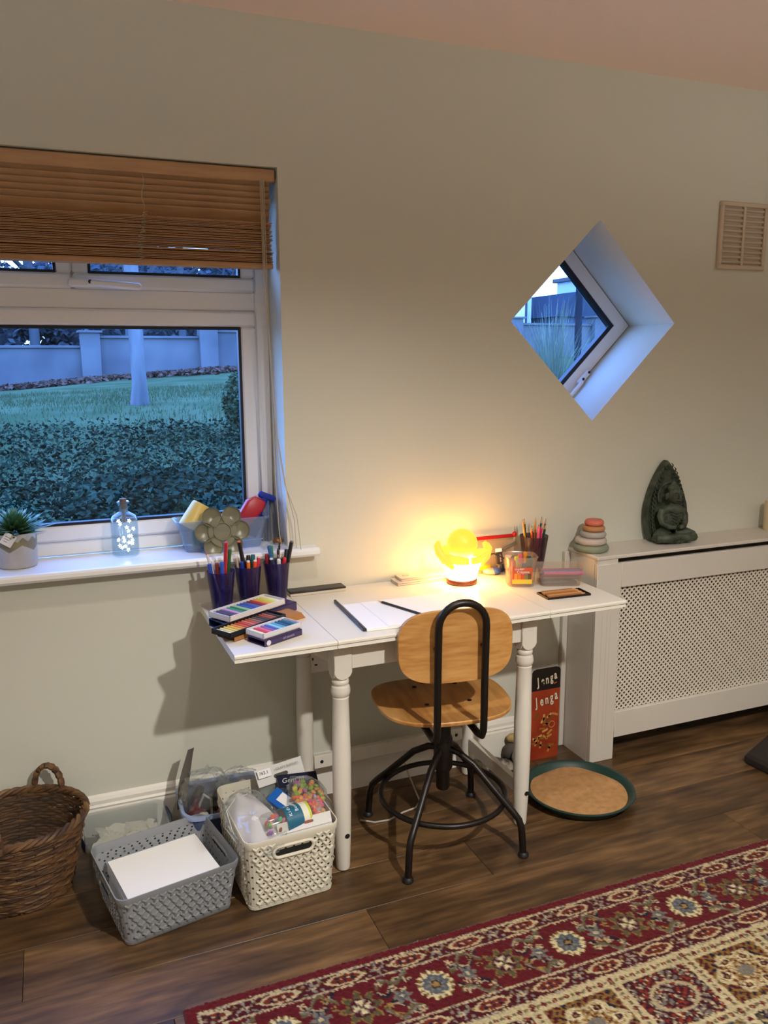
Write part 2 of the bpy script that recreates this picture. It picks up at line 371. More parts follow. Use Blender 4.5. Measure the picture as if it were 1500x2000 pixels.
# ------------------------------------------------------------------ fixtures on the wall
v = thing('wall_vent', 'cream louvred ventilation grille high on the wall right of the diamond window', 'vent', (1.506, 0, 1.958))
VM = mat('aged_cream_plastic', '#c4b39e', .6); 
obj('vent_frame', frame_rect(-.118, .118, -.124, .124, .017, -.014, 0, .003).box((0, -.006, 0), (.012, .012, .216)).box((0, -.001, 0), (.2, .002, .22)), VM, v)
lm = MB().box((0, 0, 0), (.094, .011, .009), (R(35), 0, 0), bev=.002).mesh('louvre', VM)
for i in range(11):
    for sx in (-.053, .053): obj('louvre', lm, None, v, (sx, -.0065, -.096+.0192*i))
so = thing('wall_socket', 'white double plug socket on the wall under the table', 'socket', (-.222, 0, .495))
obj('face_plate', MB().box((0, -.0075, 0), (.148, .015, .088), bev=.004), PVC, so)
for sx in (-.036, .036):
    for (dx, dz, w_, h_) in ((0, .014, .005, .009), (-.011, -.008, .009, .005), (.011, -.008, .009, .005)):
        obj('pin_hole', MB().box((sx+dx, -.0152, dz-.006), (w_, .002, h_)), BLACK, so, smooth=False)

# ================================================================== OUTSIDE
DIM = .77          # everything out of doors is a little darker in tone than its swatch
def wall_base(x): return float(np.interp(x, [-12, -3.5, -.1, 3.4, 14, 30], [.35, .62, .93, 1.18, 1.5, 1.7]))
def gz(x, y):
    if y < 9: return .02 + (.90-.02)*max(0, (y-.4)/8.6)
    return .90 + (wall_base(x)-.90)*min(1, (y-9)/10.8)
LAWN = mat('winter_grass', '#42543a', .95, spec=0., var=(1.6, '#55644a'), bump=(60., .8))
g = MB(); xs = list(np.linspace(-16, 34, 60)); ys = list(np.linspace(.4, 9, 26)) + list(np.linspace(9.6, 60, 40))
g.add([(x, y_, gz(x, y_) + .03*sin(x*1.7)*cos(y_*1.3)*min(1, y_/3)) for y_ in ys for x in xs],
      [(j*60+i, j*60+i+1, (j+1)*60+i+1, (j+1)*60+i) for j in range(len(ys)-1) for i in range(59)])
tag(obj('lawn', g, LAWN), None, None, None, 'structure')
def blades(n, fn, hgt, wid, lean=.3):
    vs = []; fs = []
    for _ in range(n):
        x, y_, z = fn(); a = random.uniform(0, 2*pi); h_ = hgt*random.uniform(.5, 1.2); lx, ly = lean*h_*cos(a*1.7), lean*h_*sin(a*1.7)
        k = len(vs); vs += [(x-wid*cos(a), y_-wid*sin(a), z), (x+wid*cos(a), y_+wid*sin(a), z), (x+lx, y_+ly, z+h_)]; fs.append((k, k+1, k+2))
    return vs, fs
vs, fs = blades(16000, lambda: (lambda x, y_: (x, y_, gz(x, y_)))(random.uniform(-5, 4), random.uniform(4.5, 14)), .07, .006)
tag(obj('grass', MB().add(vs, fs), mat('grass_blades', '#4a5c40', .9, spec=0.), smooth=False), 'short winter grass of the sloping lawn outside the left window', 'grass', None, 'stuff')
def leaf_cloud(n, fn, size):
    vs = []; fs = []
    for _ in range(n):
        p = Vector(fn()); q = Euler((random.uniform(-1., 1.), random.uniform(-1., 1.), random.uniform(0, 6.3))).to_matrix(); s_ = size*random.uniform(.6, 1.3); k = len(vs)
        vs += [tuple(p + q @ Vector(c)) for c in ((0, -s_, 0), (s_*.55, 0, s_*.18), (0, s_, 0), (-s_*.55, 0, s_*.18))]; fs += [(k, k+1, k+2), (k, k+2, k+3)]
    return MB().add(vs, fs)
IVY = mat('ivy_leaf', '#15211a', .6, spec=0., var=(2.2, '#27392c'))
def ivy_pt():
    y_ = .75+6.6*random.random()**1.45; x = random.uniform(-1.6-.5*y_, .9+.45*y_)
    top = .08 + .16*(.5+.5*sin(2.1*x+1.3*y_))*(1 if y_ < 4.0 else .55 if y_ < 6 else .25)
    return x, y_, gz(x, y_) + top*random.uniform(.1, 1)
tag(obj('ivy', leaf_cloud(40000, ivy_pt, .027), IVY, smooth=False), 'dark ivy ground cover filling the lower part of the left window view', 'ivy', None, 'stuff')
def shrub(name, label, x, y_, r, h_, n, size, m, group=None):
    t = thing(name, label, 'shrub', (x, y_, gz(x, y_)), 0, group)
    def pt():
        d = Vector((random.gauss(0, 1), random.gauss(0, 1), random.gauss(0, 1))).normalized()*random.uniform(.75, 1.04); return d.x*r, d.y*r, h_*.5+d.z*h_*.5
    tag(obj('foliage', leaf_cloud(n, pt, size), m, t, smooth=False), kind='stuff')
    if h_ > 3:      # solid core added in the big evergreens to block sky light
        core = MB().ell((0, 0, h_*.5), (r*.86, r*.86, h_*.43), None, 40, 26)
        core.v = [(x_*(1+.07*sin(5*z_+7*x_)), q_*(1+.07*cos(6*x_+4*z_)), z_+.12*sin(4*x_+5*q_)) for x_, q_, z_ in core.v]
        obj('solid_core', core, m, t)
    st = MB()
    for k in range(5): a = 1.26*k; st.tube([(0, 0, -.05), (.3*r*cos(a), .3*r*sin(a), .35*h_), (.7*r*cos(a), .7*r*sin(a), .8*h_)], [.02, .014, .006], 6)
    obj('stem', st, mat('dark_stem', '#2a221c', .9, spec=0.), t)
    return t
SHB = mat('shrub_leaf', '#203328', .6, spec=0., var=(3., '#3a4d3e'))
shrub('shrub', 'rounded leafy shrub outside the left window, right half of its view', -.25, 3.3, .7, .42, 3800, .032, SHB)
shrub('shrub', 'tall grassy shrub outside the left window by its right edge', .1+1.02, 6.6, .34, .75, 2200, .035, mat('pale_shrub_leaf', '#2f4533', .6, spec=0., var=(3., '#4a5d45')))
shrub('shrub', 'low dark shrub outside the left window near its left edge', -2.1, 3.4, .6, .4, 2400, .032, IVY)
# garden wall of rendered panels, square piers and coping
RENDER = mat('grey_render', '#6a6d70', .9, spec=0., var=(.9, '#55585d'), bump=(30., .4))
gw = thing('garden_wall', 'pale rendered garden wall with capped square piers beyond the lawn', 'wall', (0, 20, 0))
piers = [-12.3, -9.2, -6.1, -3.0, .11, 3.07, 6.2, 9.3, 12.4, 15.5, 18.6, 21.7]
for i, px in enumerate(piers):
    b = wall_base(px)
    obj('pier', MB().box((px, -.06, b+.45), (.47, .46, 1.5), bev=.01), RENDER, gw)
    obj('pier_cap', MB().box((px, -.06, b+1.225), (.60, .58, .06), bev=.012), RENDER, gw)
    if i < len(piers)-1:
        mx = (px+piers[i+1])/2; t_ = wall_base(mx) + .96
        obj('wall_panel', MB().box((mx, .05, t_-.6), (piers[i+1]-px-.46, .22, 1.2)), RENDER, gw, smooth=False)
        obj('coping', MB().box((mx, .05, t_+.035), (piers[i+1]-px-.46, .34, .07), bev=.012), RENDER, gw)
LIT = mat('leaf_litter', '#3b2a24', .9, spec=0., var=(5., '#6f5a50'))
def lit_pt():
    x = random.uniform(-6, 5); y_ = 19.7 - abs(random.gauss(0, .55)); return x, y_, gz(x, y_) + random.uniform(.01, .10)
tag(obj('leaf_litter', leaf_cloud(5200, lit_pt, .085), LIT, smooth=False), 'brown fallen leaves drifted along the foot of the garden wall', 'leaves', None, 'stuff')
# trees
BARK = mat('pale_bark', '#74787c', .95, spec=0., var=(4., '#54585c'), stretch=(1, 1, .25)); TWIG = mat('dark_twig', '#484c52', .95, spec=0.)
def tree(label, x, y_, r, h_, seed, depth, bark, fork=.35, spread=.7, group='bare winter trees outside'):
    rs = random.Random(seed); t = thing('bare_tree', label, 'tree', (x, y_, gz(x, y_)), 0, group)
    tr = MB(); z0 = -.1
    tr.tube([(0, 0, z0), (0, 0, .05), (.01, 0, .25), (rs.uniform(-.05, .05), 0, h_*.5), (rs.uniform(-.1, .1), 0, h_)], [r*1.45, r*1.25, r, r*.9, r*.72], 12)
    br = MB()
    def grow(p, d, ln, rad, k):
        q = p + d*ln; mid = (p+q)/2 + Vector((rs.gauss(0, 1), rs.gauss(0, 1), rs.gauss(0, 1)))*ln*.05
        br.tube([p, mid, q], [rad, rad*.85, rad*.66], 5 if k > 2 else 3, caps=False)
        if k <= 0: return
        for _ in range(3 if k > 1 else 4):
            nd = (d + Vector((rs.gauss(0, 1), rs.gauss(0, 1), rs.gauss(0, 1)+.15))*spread*.62).normalized()
            grow(p + d*ln*rs.uniform(.45, 1.), nd, ln*rs.uniform(.6, .82), rad*.58, k-1)
    for k in range(5):
        a = rs.uniform(0, 6.3); zz = h_*(fork + (1-fork)*k/4.5)
        grow(Vector((0, 0, zz)), Vector((cos(a)*spread, sin(a)*spread, rs.uniform(.35, 1.))).normalized(), h_*.34, r*.5, depth)
    obj('trunk', tr, bark, t); obj('branches', br, TWIG, t, smooth=False)
    return t
tree('pale slim tree trunk standing alone on the lawn outside', .137, 9.0, .098, 5.5, 3, 3, BARK, .55)
tree('pale tree trunk at the far left edge of the window view', -1.72, 7.0, .12, 5.0, 4, 3, BARK, .5)
for i, (x, y_, r, h_, lab) in enumerate([
    (-3.6, 23.5, .16, 6, 'bare tree behind the garden wall, left end of the view'), (-1.2, 25.5, .2, 7, 'bare tree behind the wall left of the pale pier'),
    (1.35, 22.6, .2, 7, 'thick bare tree just behind the wall, right of the lawn tree'), (3.1, 24.5, .15, 6, 'bare tree behind the right-hand pier of the garden wall'),
    (-2.4, 22.3, .07, 6, 'slender bare tree just behind the wall, left of the second pier'), (.2, 23.2, .08, 6, 'slender bare tree behind the pier left of the lawn tree'), (2.3, 26.5, .09, 7, 'slender bare tree farther back, between the two right-hand trunks'),
    (4.6, 22.4, .13, 5, 'bare tree behind the wall at the right end of the left view'), (-6.2, 24., .18, 7, 'bare tree behind the wall, beyond the left edge')]):
    tree(lab, x, y_, r*.8, h_, 20+i, 5, mat('grey_bark', '#555a60', .95, spec=0.), .3, .75)
tree('dark bare tree seen in the right of the diamond window', 10.75, 14.2, .085, 7, 51, 4, mat('dark_bark', '#272b33', .95, spec=0.), .3, .8)
tree('bare tree behind the garden wall in the diamond window', 17.0, 21.8, .16, 7, 52, 4, mat('dark_bark', '#272b33', .95, spec=0.), .35, .8)
# undergrowth behind the wall
for i, (x, y_, r, h_, lab) in enumerate([(-4.4, 28, 3.4, 4.6, 'dark evergreen mass behind the wall, left part of the window view'), (1.8, 29, 3.6, 4.4, 'dark evergreen mass behind the wall, middle of the window view'), (7.2, 28, 3.2, 4.8, 'dark evergreen mass behind the wall, right part of the window view')]):
    shrub('evergreen', lab, x, y_, r, h_, 8000, .15, mat('evergreen_leaf', '#4a545e', .9, spec=0., var=(.6, '#66707a')))
# ornamental grass in the diamond window
og = thing('ornamental_grass', 'pale arching grass clump low in the diamond window view', 'grass', (3.5, 4.3, gz(3.5, 4.3)))
mb = MB()
for i in range(520):
    a = random.uniform(0, 6.3); l = random.uniform(.85, 1.45); sp = random.uniform(.1, .6); wv = .005
    P = [(.12*cos(a*3)*random.random(), .12*sin(a*3)*random.random(), 0)]
    pts = [(P[0][0]+cos(a)*sp*l*t**1.5, P[0][1]+sin(a)*sp*l*t**1.5, l*(t*1.25-.55*sp*t**2.4)) for t in (0, .3, .6, .85, 1.)]
    k = len(mb.v); px, py = -sin(a)*wv, cos(a)*wv
    for q, p in enumerate(pts): f_ = 1-.8*q/4; mb.v += [(p[0]-px*f_, p[1]-py*f_, p[2]), (p[0]+px*f_, p[1]+py*f_, p[2])]
    mb.f += [(k+2*q, k+2*q+1, k+2*q+3, k+2*q+2) for q in range(4)]
tag(obj('blades', mb, mat('straw_grass', '#7f8a72', .8, spec=0., var=(4., '#55675a')), og, smooth=False), kind='stuff')
# houses in the diamond view
HW = mat('pale_house_wall', '#b9c6cf', .8, spec=0.); HR = mat('slate_roof', '#3d4652', .8, spec=0.); HT = mat('house_trim', '#2c3340', .7)
def house(label, x, y_, z, w_, d_, h_, roof, wins, m=HW):
    t = thing('house', label, 'house', (x, y_, z))
    wl = obj('wall', MB().box((0, 0, h_/2), (w_, d_, h_)), m, t, smooth=False)
    if roof == 'gable':
        obj('roof', MB().prism([(-w_/2-.3, h_-.05), (w_/2+.3, h_-.05), (w_/2*.25, h_+w_*.17), (-w_/2*.55, h_+w_*.34)], -d_/2-.3, d_/2+.3, 'y'), HR, t, smooth=False)
    else: obj('roof', MB().box((0, 0, h_+.08), (w_+.3, d_+.3, .16), bev=.02), HT, t)
    for (wx, wz, ww, wh) in wins:
        f_ = obj('window', frame_rect(wx-ww/2, wx+ww/2, wz-wh/2, wz+wh/2, .09, -d_/2-.05, -d_/2+.02, .01), HT, t)
        obj('window_glass', MB().box((wx, -d_/2-.01, wz), (ww-.15, .03, wh-.15)), mat('far_glass', '#cfe4f5', .08, spec=.8), f_, smooth=False)
house('dark low house with sloping slate roof in the diamond window', 18.0, 26.0, 1.55, 2.5, 4, 1.45, 'gable', [(.2, .8, .7, .5)], mat('dark_house_wall', '#5a6a80', .8, spec=0.))
house('pale flat-roofed building at the left of the diamond window view', 15.35, 26.5, 1.5, 1.7, 3, 3.5, 'flat', [(.1, 1.9, 1.1, 2.2)])
house('pale narrow building right of the dark house in the diamond view', 19.55, 26.0, 1.5, 1.15, 3, 3.0, 'flat', [(0, 1.6, .7, 1.6)])
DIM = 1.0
# ================================================================== WOODEN BLIND
BL = wood('honey_stained_wood', '#a47a52', '#b98f66', '#c9a278', 9., 'x', .5)
CORD = mat('cream_cord', '#b9aa90', .8)
bx0, bx1 = -1.705, -.347; bc = (bx0+bx1)/2; bw = bx1-bx0
bl = thing('wooden_blind', 'brown wooden venetian blind half raised in the left window', 'blind', (bc, .045, 2.066))
obj('headrail', MB().box((0, .004, -.018), (bw, .05, .034), bev=.003), BL, bl)
obj('valance', MB().box((.004, -.026, -.018), (bw+.014, .010, .038), bev=.003), BL, bl)
slm = [MB().box((0, 0, 0), (bw-.004-.004*k, .036, .0028), bev=.0012).mesh('slat', BL, smooth=False) for k in range(3)]
z = -.046
for k in range(6):
    obj('slat', slm[k % 3], None, bl, (random.uniform(-.002, .002), -.008, z), (R(-60+2*k), 0, 0)); z -= .0178
for k in range(31):
    obj('slat', slm[k % 3], None, bl, (random.uniform(-.004, .004), -.008+random.uniform(-.002, .002), z), (R(random.uniform(-2, 5)), random.uniform(-.0012, .0012), 0)); z -= .0043
obj('bottom_rail', MB().box((0, -.008, z+.0035), (bw-.002, .038, .015), bev=.002), BL, bl)
for lx in (.298, -.10, -.50):
    mb = MB(); zz = -.04; pts = []
    for i in range(8): pts.append((lx+.004*sin(i), -.031, zz)); zz -= .0125
    n0 = 0
    while zz > z:
        pts.append((lx+.009*sin(n0*1.9)+.004*sin(n0*.7) - .0004*n0, -.033-.004*abs(cos(n0*1.9)), zz)); zz -= .0028; n0 += 1
    obj('ladder_cord', mb.tube(pts, .0011, 5), CORD, bl)
def hang(pts): return MB().tube(pts, .0013, 5)
lcx = lambda x: x-bc
for nm, P in (('pull_cord', [(-.372, -.032, -.03), (-.371, -.034, -.30), (-.368, -.038, -.60), (-.365, -.045, -.95), (-.358, -.046, -1.12), (-.352, -.05, -1.166)]),
              ('pull_cord', [(-.376, -.032, -.03), (-.376, -.034, -.30), (-.362, -.050, -.80), (-.350, -.055, -.97), (-.338, -.060, -1.09), (-.335, -.065, -1.166)]),
              ('pull_cord', [(-.380, -.033, -.03), (-.378, -.034, -.30), (-.358, -.055, -.80), (-.338, -.072, -.97), (-.318, -.086, -1.07), (-.313, -.088, -1.166)]),
              ('pull_cord', [(-.384, -.034, -.03), (-.382, -.036, -.30), (-.361, -.056, -.80), (-.343, -.076, -.96), (-.311, -.094, -1.06), (-.300, -.096, -1.17)])):
    obj(nm, hang([(lcx(a), b, c) for a, b, c in P]), CORD, bl)

# ================================================================== DROP-LEAF TABLE
TT = .745
TBW = mat('table_white_lacquer', '#dcd6ca', .3)
tb = thing('drop_leaf_table', 'white drop-leaf table with turned legs and both side leaves raised', 'table', (0, -.268, 0), .009)
def top_board(x0, x1):
    a, b = x0+.0006, x1-.0006; mb = MB()
    pr = [(-.257, TT-.004), (-.253, TT), (.253, TT), (.257, TT-.004), (.257, TT-.010), (.252, TT-.012), (.255, TT-.022), (-.255, TT-.022), (-.252, TT-.012), (-.257, TT-.010)]
    return mb.prism(pr, a, b, 'x')
obj('tabletop', top_board(-.343, .343), TBW, tb, smooth=False)
for (a, b, en) in ((-.628, -.343, -1), (.343, .628, 1)):
    lf = top_board(a, b); xo = b if en > 0 else a
    l_ = obj('leaf', lf, TBW, tb, smooth=False)
def turned_leg():
    mb = MB(); h = .027
    # squared block with an arched lower face (rounded shoulders) on each side
    ring = lambda z, k: [(x*h*k, y*h*k, z) for x, y in ((-1, -1), (1, -1), (1, 1), (-1, 1))]
    mb.box((0, 0, .68), (2*h, 2*h, .092), bev=.002)
    n = 8
    for ax in (0, 1):
        out = [(-h, .636), (h, .636)] + [(h*cos(t), .636-.030*sin(t)) for t in [pi*i/n for i in range(1, n)]]
        mb.prism(out, -h*.995, h*.995, 'y' if ax == 0 else 'x')
    mb.lathe([(.0, .612), (.019, .612), (.021, .606), (.0205, .603), (.024, .600), (.0255, .594), (.024, .588), (.0205, .585), (.0265, .580), (.0285, .570), (.0285, .562), (.0255, .553), (.0215, .549),
              (.0245, .546), (.0235, .538), (.0245, .50), (.0275, .36), (.0275, .26), (.0250, .12), (.0210, .012), (.0195, .004), (.0, .004)][::-1], 24, cap=False)
    mb.lathe([(.012, 0), (.012, .005)], 12)
    return mb
lm = turned_leg().mesh('leg', TBW)
for x in (-.308, .308):
    for y in (-.172, .19):
        l_ = obj('leg', lm, None, tb, (x, y, 0))
        if y < 0: obj('bolt_hole', MB().lathe([(.0075, 0), (.0075, .0008)], 14), BLACK, l_, (0.006, -.0258, .118), (R(90), 0, 0))
for y in (-.172, .19): obj('apron', MB().box((0, y-.010*(1 if y < 0 else -1), .678), (.562, .02, .09), bev=.002), TBW, tb)
for x in (-.308, .308): obj('apron', MB().box((x, .009, .678), (.02, .31, .09), bev=.002), TBW, tb)
dr = obj('drawer', MB().box((0, -.188, .676), (.29, .012, .078), bev=.003).box((0, -.195, .676), (.262, .006, .060), bev=.003).box((0, -.199, .676), (.236, .004, .042), bev=.002), TBW, tb)
obj('knob', MB().lathe([(.006, 0), (.006, .010), (.013, .016), (.014, .022), (.009, .027), (0, .028)], 16), TBW, dr, (0, -.2, .676), (R(90), 0, 0))
for sx in (-1, 1):
    obj('leaf_bracket', MB().prism([(sx*.337, .722), (sx*.45, .722), (sx*.44, .712), (sx*.337, .648)], -.145, -.125, 'y'), TBW, tb, smooth=False)
    obj('leaf_bracket', MB().prism([(sx*.337, .722), (sx*.45, .722), (sx*.44, .712), (sx*.337, .648)], .125, .145, 'y'), TBW, tb, smooth=False)
    obj('stretcher', MB().box((sx*.308, .009, .125), (.021, .312, .046), bev=.002), TBW, tb)
bs = obj('stretcher', MB().box((0, .19, .165), (.562, .021, .046), bev=.002), TBW, tb)
for sx in (-.255, .255): obj('bolt_hole', MB().lathe([(.006, 0), (.006, .0008)], 12), BLACK, bs, (sx, .1794, .165), (R(90), 0, 0))

# ================================================================== SWIVEL CHAIR
PLY = wood('oak_plywood_back', '#96622f', '#bd8748', '#d0a063', 11., 'x', .4, .15, 1.2)
PLYS = wood('pine_plywood_seat', '#93592a', '#c28a4a', '#d9ab6c', 5., 'y', .38, .2, 1.8)
IRON = mat('black_brown_powder_coat', '#1c1512', .38, .35)
ch = thing('swivel_chair', 'plywood and black metal swivel chair standing in front of the white table', 'chair', (.045, -.40, 0), -.145)
def ply(out, zf, th, seat=True):
    k = len(out); rings = []
    for sc in (.0, .35, .7, .93, .99, 1.): rings.append([(x*sc, y*sc) for x, y in out])
    mb = MB(); F = lambda p, s: zf(p[0], p[1], s)
    T_ = [[F(p, th/2 if i < 5 else th*.3) for p in r] for i, r in enumerate(rings)][1:]
    B_ = [[F(p, -th/2 if i < 5 else -th*.3) for p in r] for i, r in enumerate(rings)][1:]
    return loft(mb, T_ + B_[::-1])
so_ = [(x*(1.0 - .06*max(0, -y/.195)), y) for x, y in superell(.213, .195, 2.9, 56)]
st = obj('seat', ply(so_, lambda x, y, s: (.002+x, .032+y, .446+s + .16*x*x - .10*max(0, y-.08)**1.2 + .25*max(0, -y-.09)**1.5), .013), PLYS, ch)
for x, y in ((-.062, .108), (.076, .108), (-.062, -.036), (.076, -.036)): obj('seat_screw', MB().lathe([(.0, 0), (.0075, 0), (.0075, .0015), (.004, .003), (0, .003)], 14, cap=False), IRON, ch, (x+.006, y+.028, .4535))
bo = superell(.172, .108, 3.3, 56)
obj('backrest', ply(bo, lambda x, z, s: (-.020+x, -.183+s+.55*x*x, .702+z), .013), PLY, ch)
U = [(.0, -.01, .425), (.0, -.08, .418), (0, -.160, .418), (0, -.194, .426), (0, -.206, .447), (0, -.209, .50), (0, -.209, .62), (0, -.214, .768)]
arc = [(.070*cos(pi*i/14), -.214-.004*sin(pi*i/14), .768+.070*sin(pi*i/14)) for i in range(1, 14)]
path = [(.070, y, z) for x, y, z in U] + arc + [(-.070, y, z) for x, y, z in U][::-1]
ub = obj('back_hoop', MB().tube([(x-.016, y, z) for x, y, z in path], .0108, 12), IRON, ch)
for sx in (-.070, .070): obj('back_bolt', MB().lathe([(.0, 0), (.009, 0), (.009, .012), (.006, .034), (0, .034)], 12, cap=False), IRON, ub, (sx-.016, -.214, .700), (R(-90), 0, 0))
obj('seat_bracket', MB().box((.0, .02, .427), (.19, .20, .010), bev=.003).lathe([(.05, .405), (.05, .424)], 20), IRON, ch)
obj('column', MB().lathe([(.0, .165), (.019, .165), (.0215, .17), (.0215, .225), (.027, .232), (.030, .24), (.030, .335), (.026, .345), (.024, .35), (.024, .41), (0, .41)], 24, cap=False), IRON, ch)
for k in range(4):
    a = R(50.3 + 90*k); ca, sa = cos(a), sin(a)
    P = [(.02, .302), (.05, .296), (.10, .268), (.19, .178), (.232, .138), (.250, .118), (.259, .092), (.263, .05), (.266, .010)]
    lg = obj('leg', MB().tube([(r_*ca, r_*sa, z_) for r_, z_ in P], .0108, 10), IRON, ch)
    obj('foot_glide', MB().lathe([(0, 0), (.014, 0), (.017, .004), (.016, .010), (.011, .016), (0, .016)], 14, cap=False), BLACK, lg, (.267*ca, .267*sa, 0))
obj('foot_ring', MB().tube([(.197*cos(2*pi*i/48), .197*sin(2*pi*i/48), .149) for i in range(48)], .0088, 10, closed=True), IRON, ch)

# ================================================================== RADIATOR COVER
RW = mat('cover_white_paint', '#cfc8bd', .4)
RX0, RX1, RD = .762, 2.42, .187
rc = thing('radiator_cover', 'white slatted-top radiator cover with fine lattice grille under the diamond window', 'radiator cover', (RX0, 0, 0))
Lr = RX1-RX0
obj('top_board', MB().box((Lr/2, -RD/2, .7905), (Lr, RD, .013), bev=.002), RW, rc)
obj('side_panel', MB().box((.008, -.0845, .392), (.016, .167, .784)), RW, rc, smooth=False)
obj('side_panel', MB().box((Lr-.008, -.0845, .392), (.016, .167, .784)), RW, rc, smooth=False)
obj('wall_batten', MB().box((-.013, -.011, .392), (.022, .02, .784), bev=.002), RW, rc)
ff = MB(); y_ = -RD-.001+.009

for sx_ in (.0535, Lr-.0535): obj('front_stile', MB().box((sx_, y_, .3835), (.107, .018, .767), bev=.0015), RW, rc)

obj('top_rail', MB().box((Lr/2, y_, .7205), (Lr-.214, .018, .093), bev=.0015), RW, rc)
obj('bottom_rail', MB().box((Lr/2, y_, .1365), (Lr-.214, .018, .103), bev=.0015), RW, rc)
obj('slot_block', MB().box((.048, -RD+.011, .7755), (.088, .014, .017)), RW, rc, smooth=False)
for gx in (.030, .052, .066): obj('groove_shade_strip', MB().box((gx, y_-.0088, .33), (.0018, .0012, .50)), mat('groove_shadow', '#c5beb4', .6), rc, smooth=False)  # thin darker strips paint the shade of grooves on the stile
gx0, gx1, gz0, gz1 = .107, Lr-.107, .188, .674
lat = MB(); pitch = .0212; bwid = .0064
def strip(p, q, yy):
    d = (Vector(q)-Vector(p)); n_ = Vector((-d.z, 0, d.x)).normalized()*bwid/2; th_ = Vector((0, .0016, 0)); P, Q = Vector(p)+Vector((0, yy, 0)), Vector(q)+Vector((0, yy, 0))
    vs = [P-n_-th_, P+n_-th_, Q+n_-th_, Q-n_-th_, P-n_+th_, P+n_+th_, Q+n_+th_, Q-n_+th_]
    lat.add(vs, [(0, 1, 2, 3), (7, 6, 5, 4), (0, 3, 7, 4), (1, 5, 6, 2)])
c = gx0 - (gz1-gz0)
while c < gx1:
    for s_ in (1, -1):
        if s_ > 0: za, xa = gz0, c
        else: za, xa = gz1, c
        t0 = max(0, gx0-xa); t1 = min(gz1-gz0, gx1-xa)
        if t1 > t0+.004: strip((xa+t0, 0, za+s_*t0), (xa+t1, 0, za+s_*t1), -.169 if s_ > 0 else -.1683)
    c += pitch
obj('lattice_grille', lat, mat('grille_cream', '#d8cfbf', .45), rc, smooth=False)
hb = obj('grille_shade_panel', MB().box((Lr/2, -.080, .42), (Lr-.12, .07, .62), bev=.01), mat('grille_shade_paint', '#2d2925', .6), rc)  # dark panel added behind the lattice to paint its holes as shade

# ================================================================== RUG (colour woven into a dense pile mesh)
GX0, GX1, GY0, GY1 = -.838, 2.15, -.822, -2.65
xs = np.concatenate([np.arange(GX0, 1.15, .0042), np.arange(1.15, GX1+.01, .03)]); ys = np.concatenate([np.arange(GY0, -1.62, -.0042), np.arange(-1.62, GY1-.01, -.03)])
XX, YY = np.meshgrid(xs, ys); H_, W_ = XX.shape
def hexc(h): return np.array(C(h)[:3])
RED, WINE, NAVY, CREAM, GREY, OLIVE, GOLD, RUST, BLUE, IVORY = [hexc(h) for h in ('#5c0f18', '#470c16', '#171626', '#b7a580', '#857d72', '#5c5436', '#957440', '#7c2c1c', '#5c646c', '#c9b98f')]
col = np.tile(WINE, (H_, W_, 1)).astype(float)
def put(mask, c_): col[mask] = c_
def sub(mask, fn): pass
jx = rng.normal(0, .0011, XX.shape); jy = rng.normal(0, .0011, XX.shape)
dT = GY0-YY+jy; dL = XX-GX0+jx
top = dT <= dL; D = np.where(top, dT, dL); A = np.where(top, XX-.044, GY0-YY) + jx     # distance from edge, position along it
hsh = lambda i, k=0: np.modf(np.sin(i*12.9898+k*78.233)*43758.5453)[0] % 1.0
def tile(a, p, o=0.): q = (a-o)/p; i = np.floor(q+.5); return (q-i)*p, i
def ellm(u, v, a, b, n=2.): return (np.abs(u)/a)**n + (np.abs(v)/b)**n
def vine(u, v, p, amp, ph, wd): return np.abs(v-amp*np.sin(2*pi*u/p+ph)) < wd
def guard(c_, p, o):
    v = D-c_; u, i = tile(A, p, o); m = np.abs(v) < .0265
    put(m, WINE)
    put(m & (ellm(u, v, .047, .019) < 1) & (ellm(u, v, .038, .0135) > 1), CREAM)
    put(m & (ellm(u, v, .038, .0135) <= 1), RUST*.75)
    for k in (-.02, 0, .02): put(m & (ellm(u-k, np.abs(v)-.005, .005, .0035) < 1), NAVY)
    for k in (-.010, .010): put(m & (ellm(u-k, v, .0045, .003) < 1), CREAM)
    put(m & (np.abs(np.abs(u)-.050) < .004) & (np.abs(v) < .004), CREAM)
    u2, i2 = tile(A, p, o+p/2); r2 = np.hypot(u2, v); t2 = np.arctan2(v, u2)
    put(m & (r2 < .011+.008*np.cos(4*t2+.78)) , GREY); put(m & (r2 < .006), CREAM); put(m & (r2 < .003), RED)
    put(m & (np.abs(np.abs(u2)-.024) < .008) & vine(np.abs(u2), v, .035, .012, .6, .0028), GOLD*.6)
    put(m & (np.abs(np.abs(u2)-.021) < .004) & (np.abs(np.abs(v)-.014) < .0028), GREY)
def line(c_, wd): 
    m = np.abs(D-c_) < wd; put(m, CREAM); put(m & (rng.random(XX.shape) < .3), GREY*.8)
put(D < .031, RED)
guard(.056, .166, 0.0)
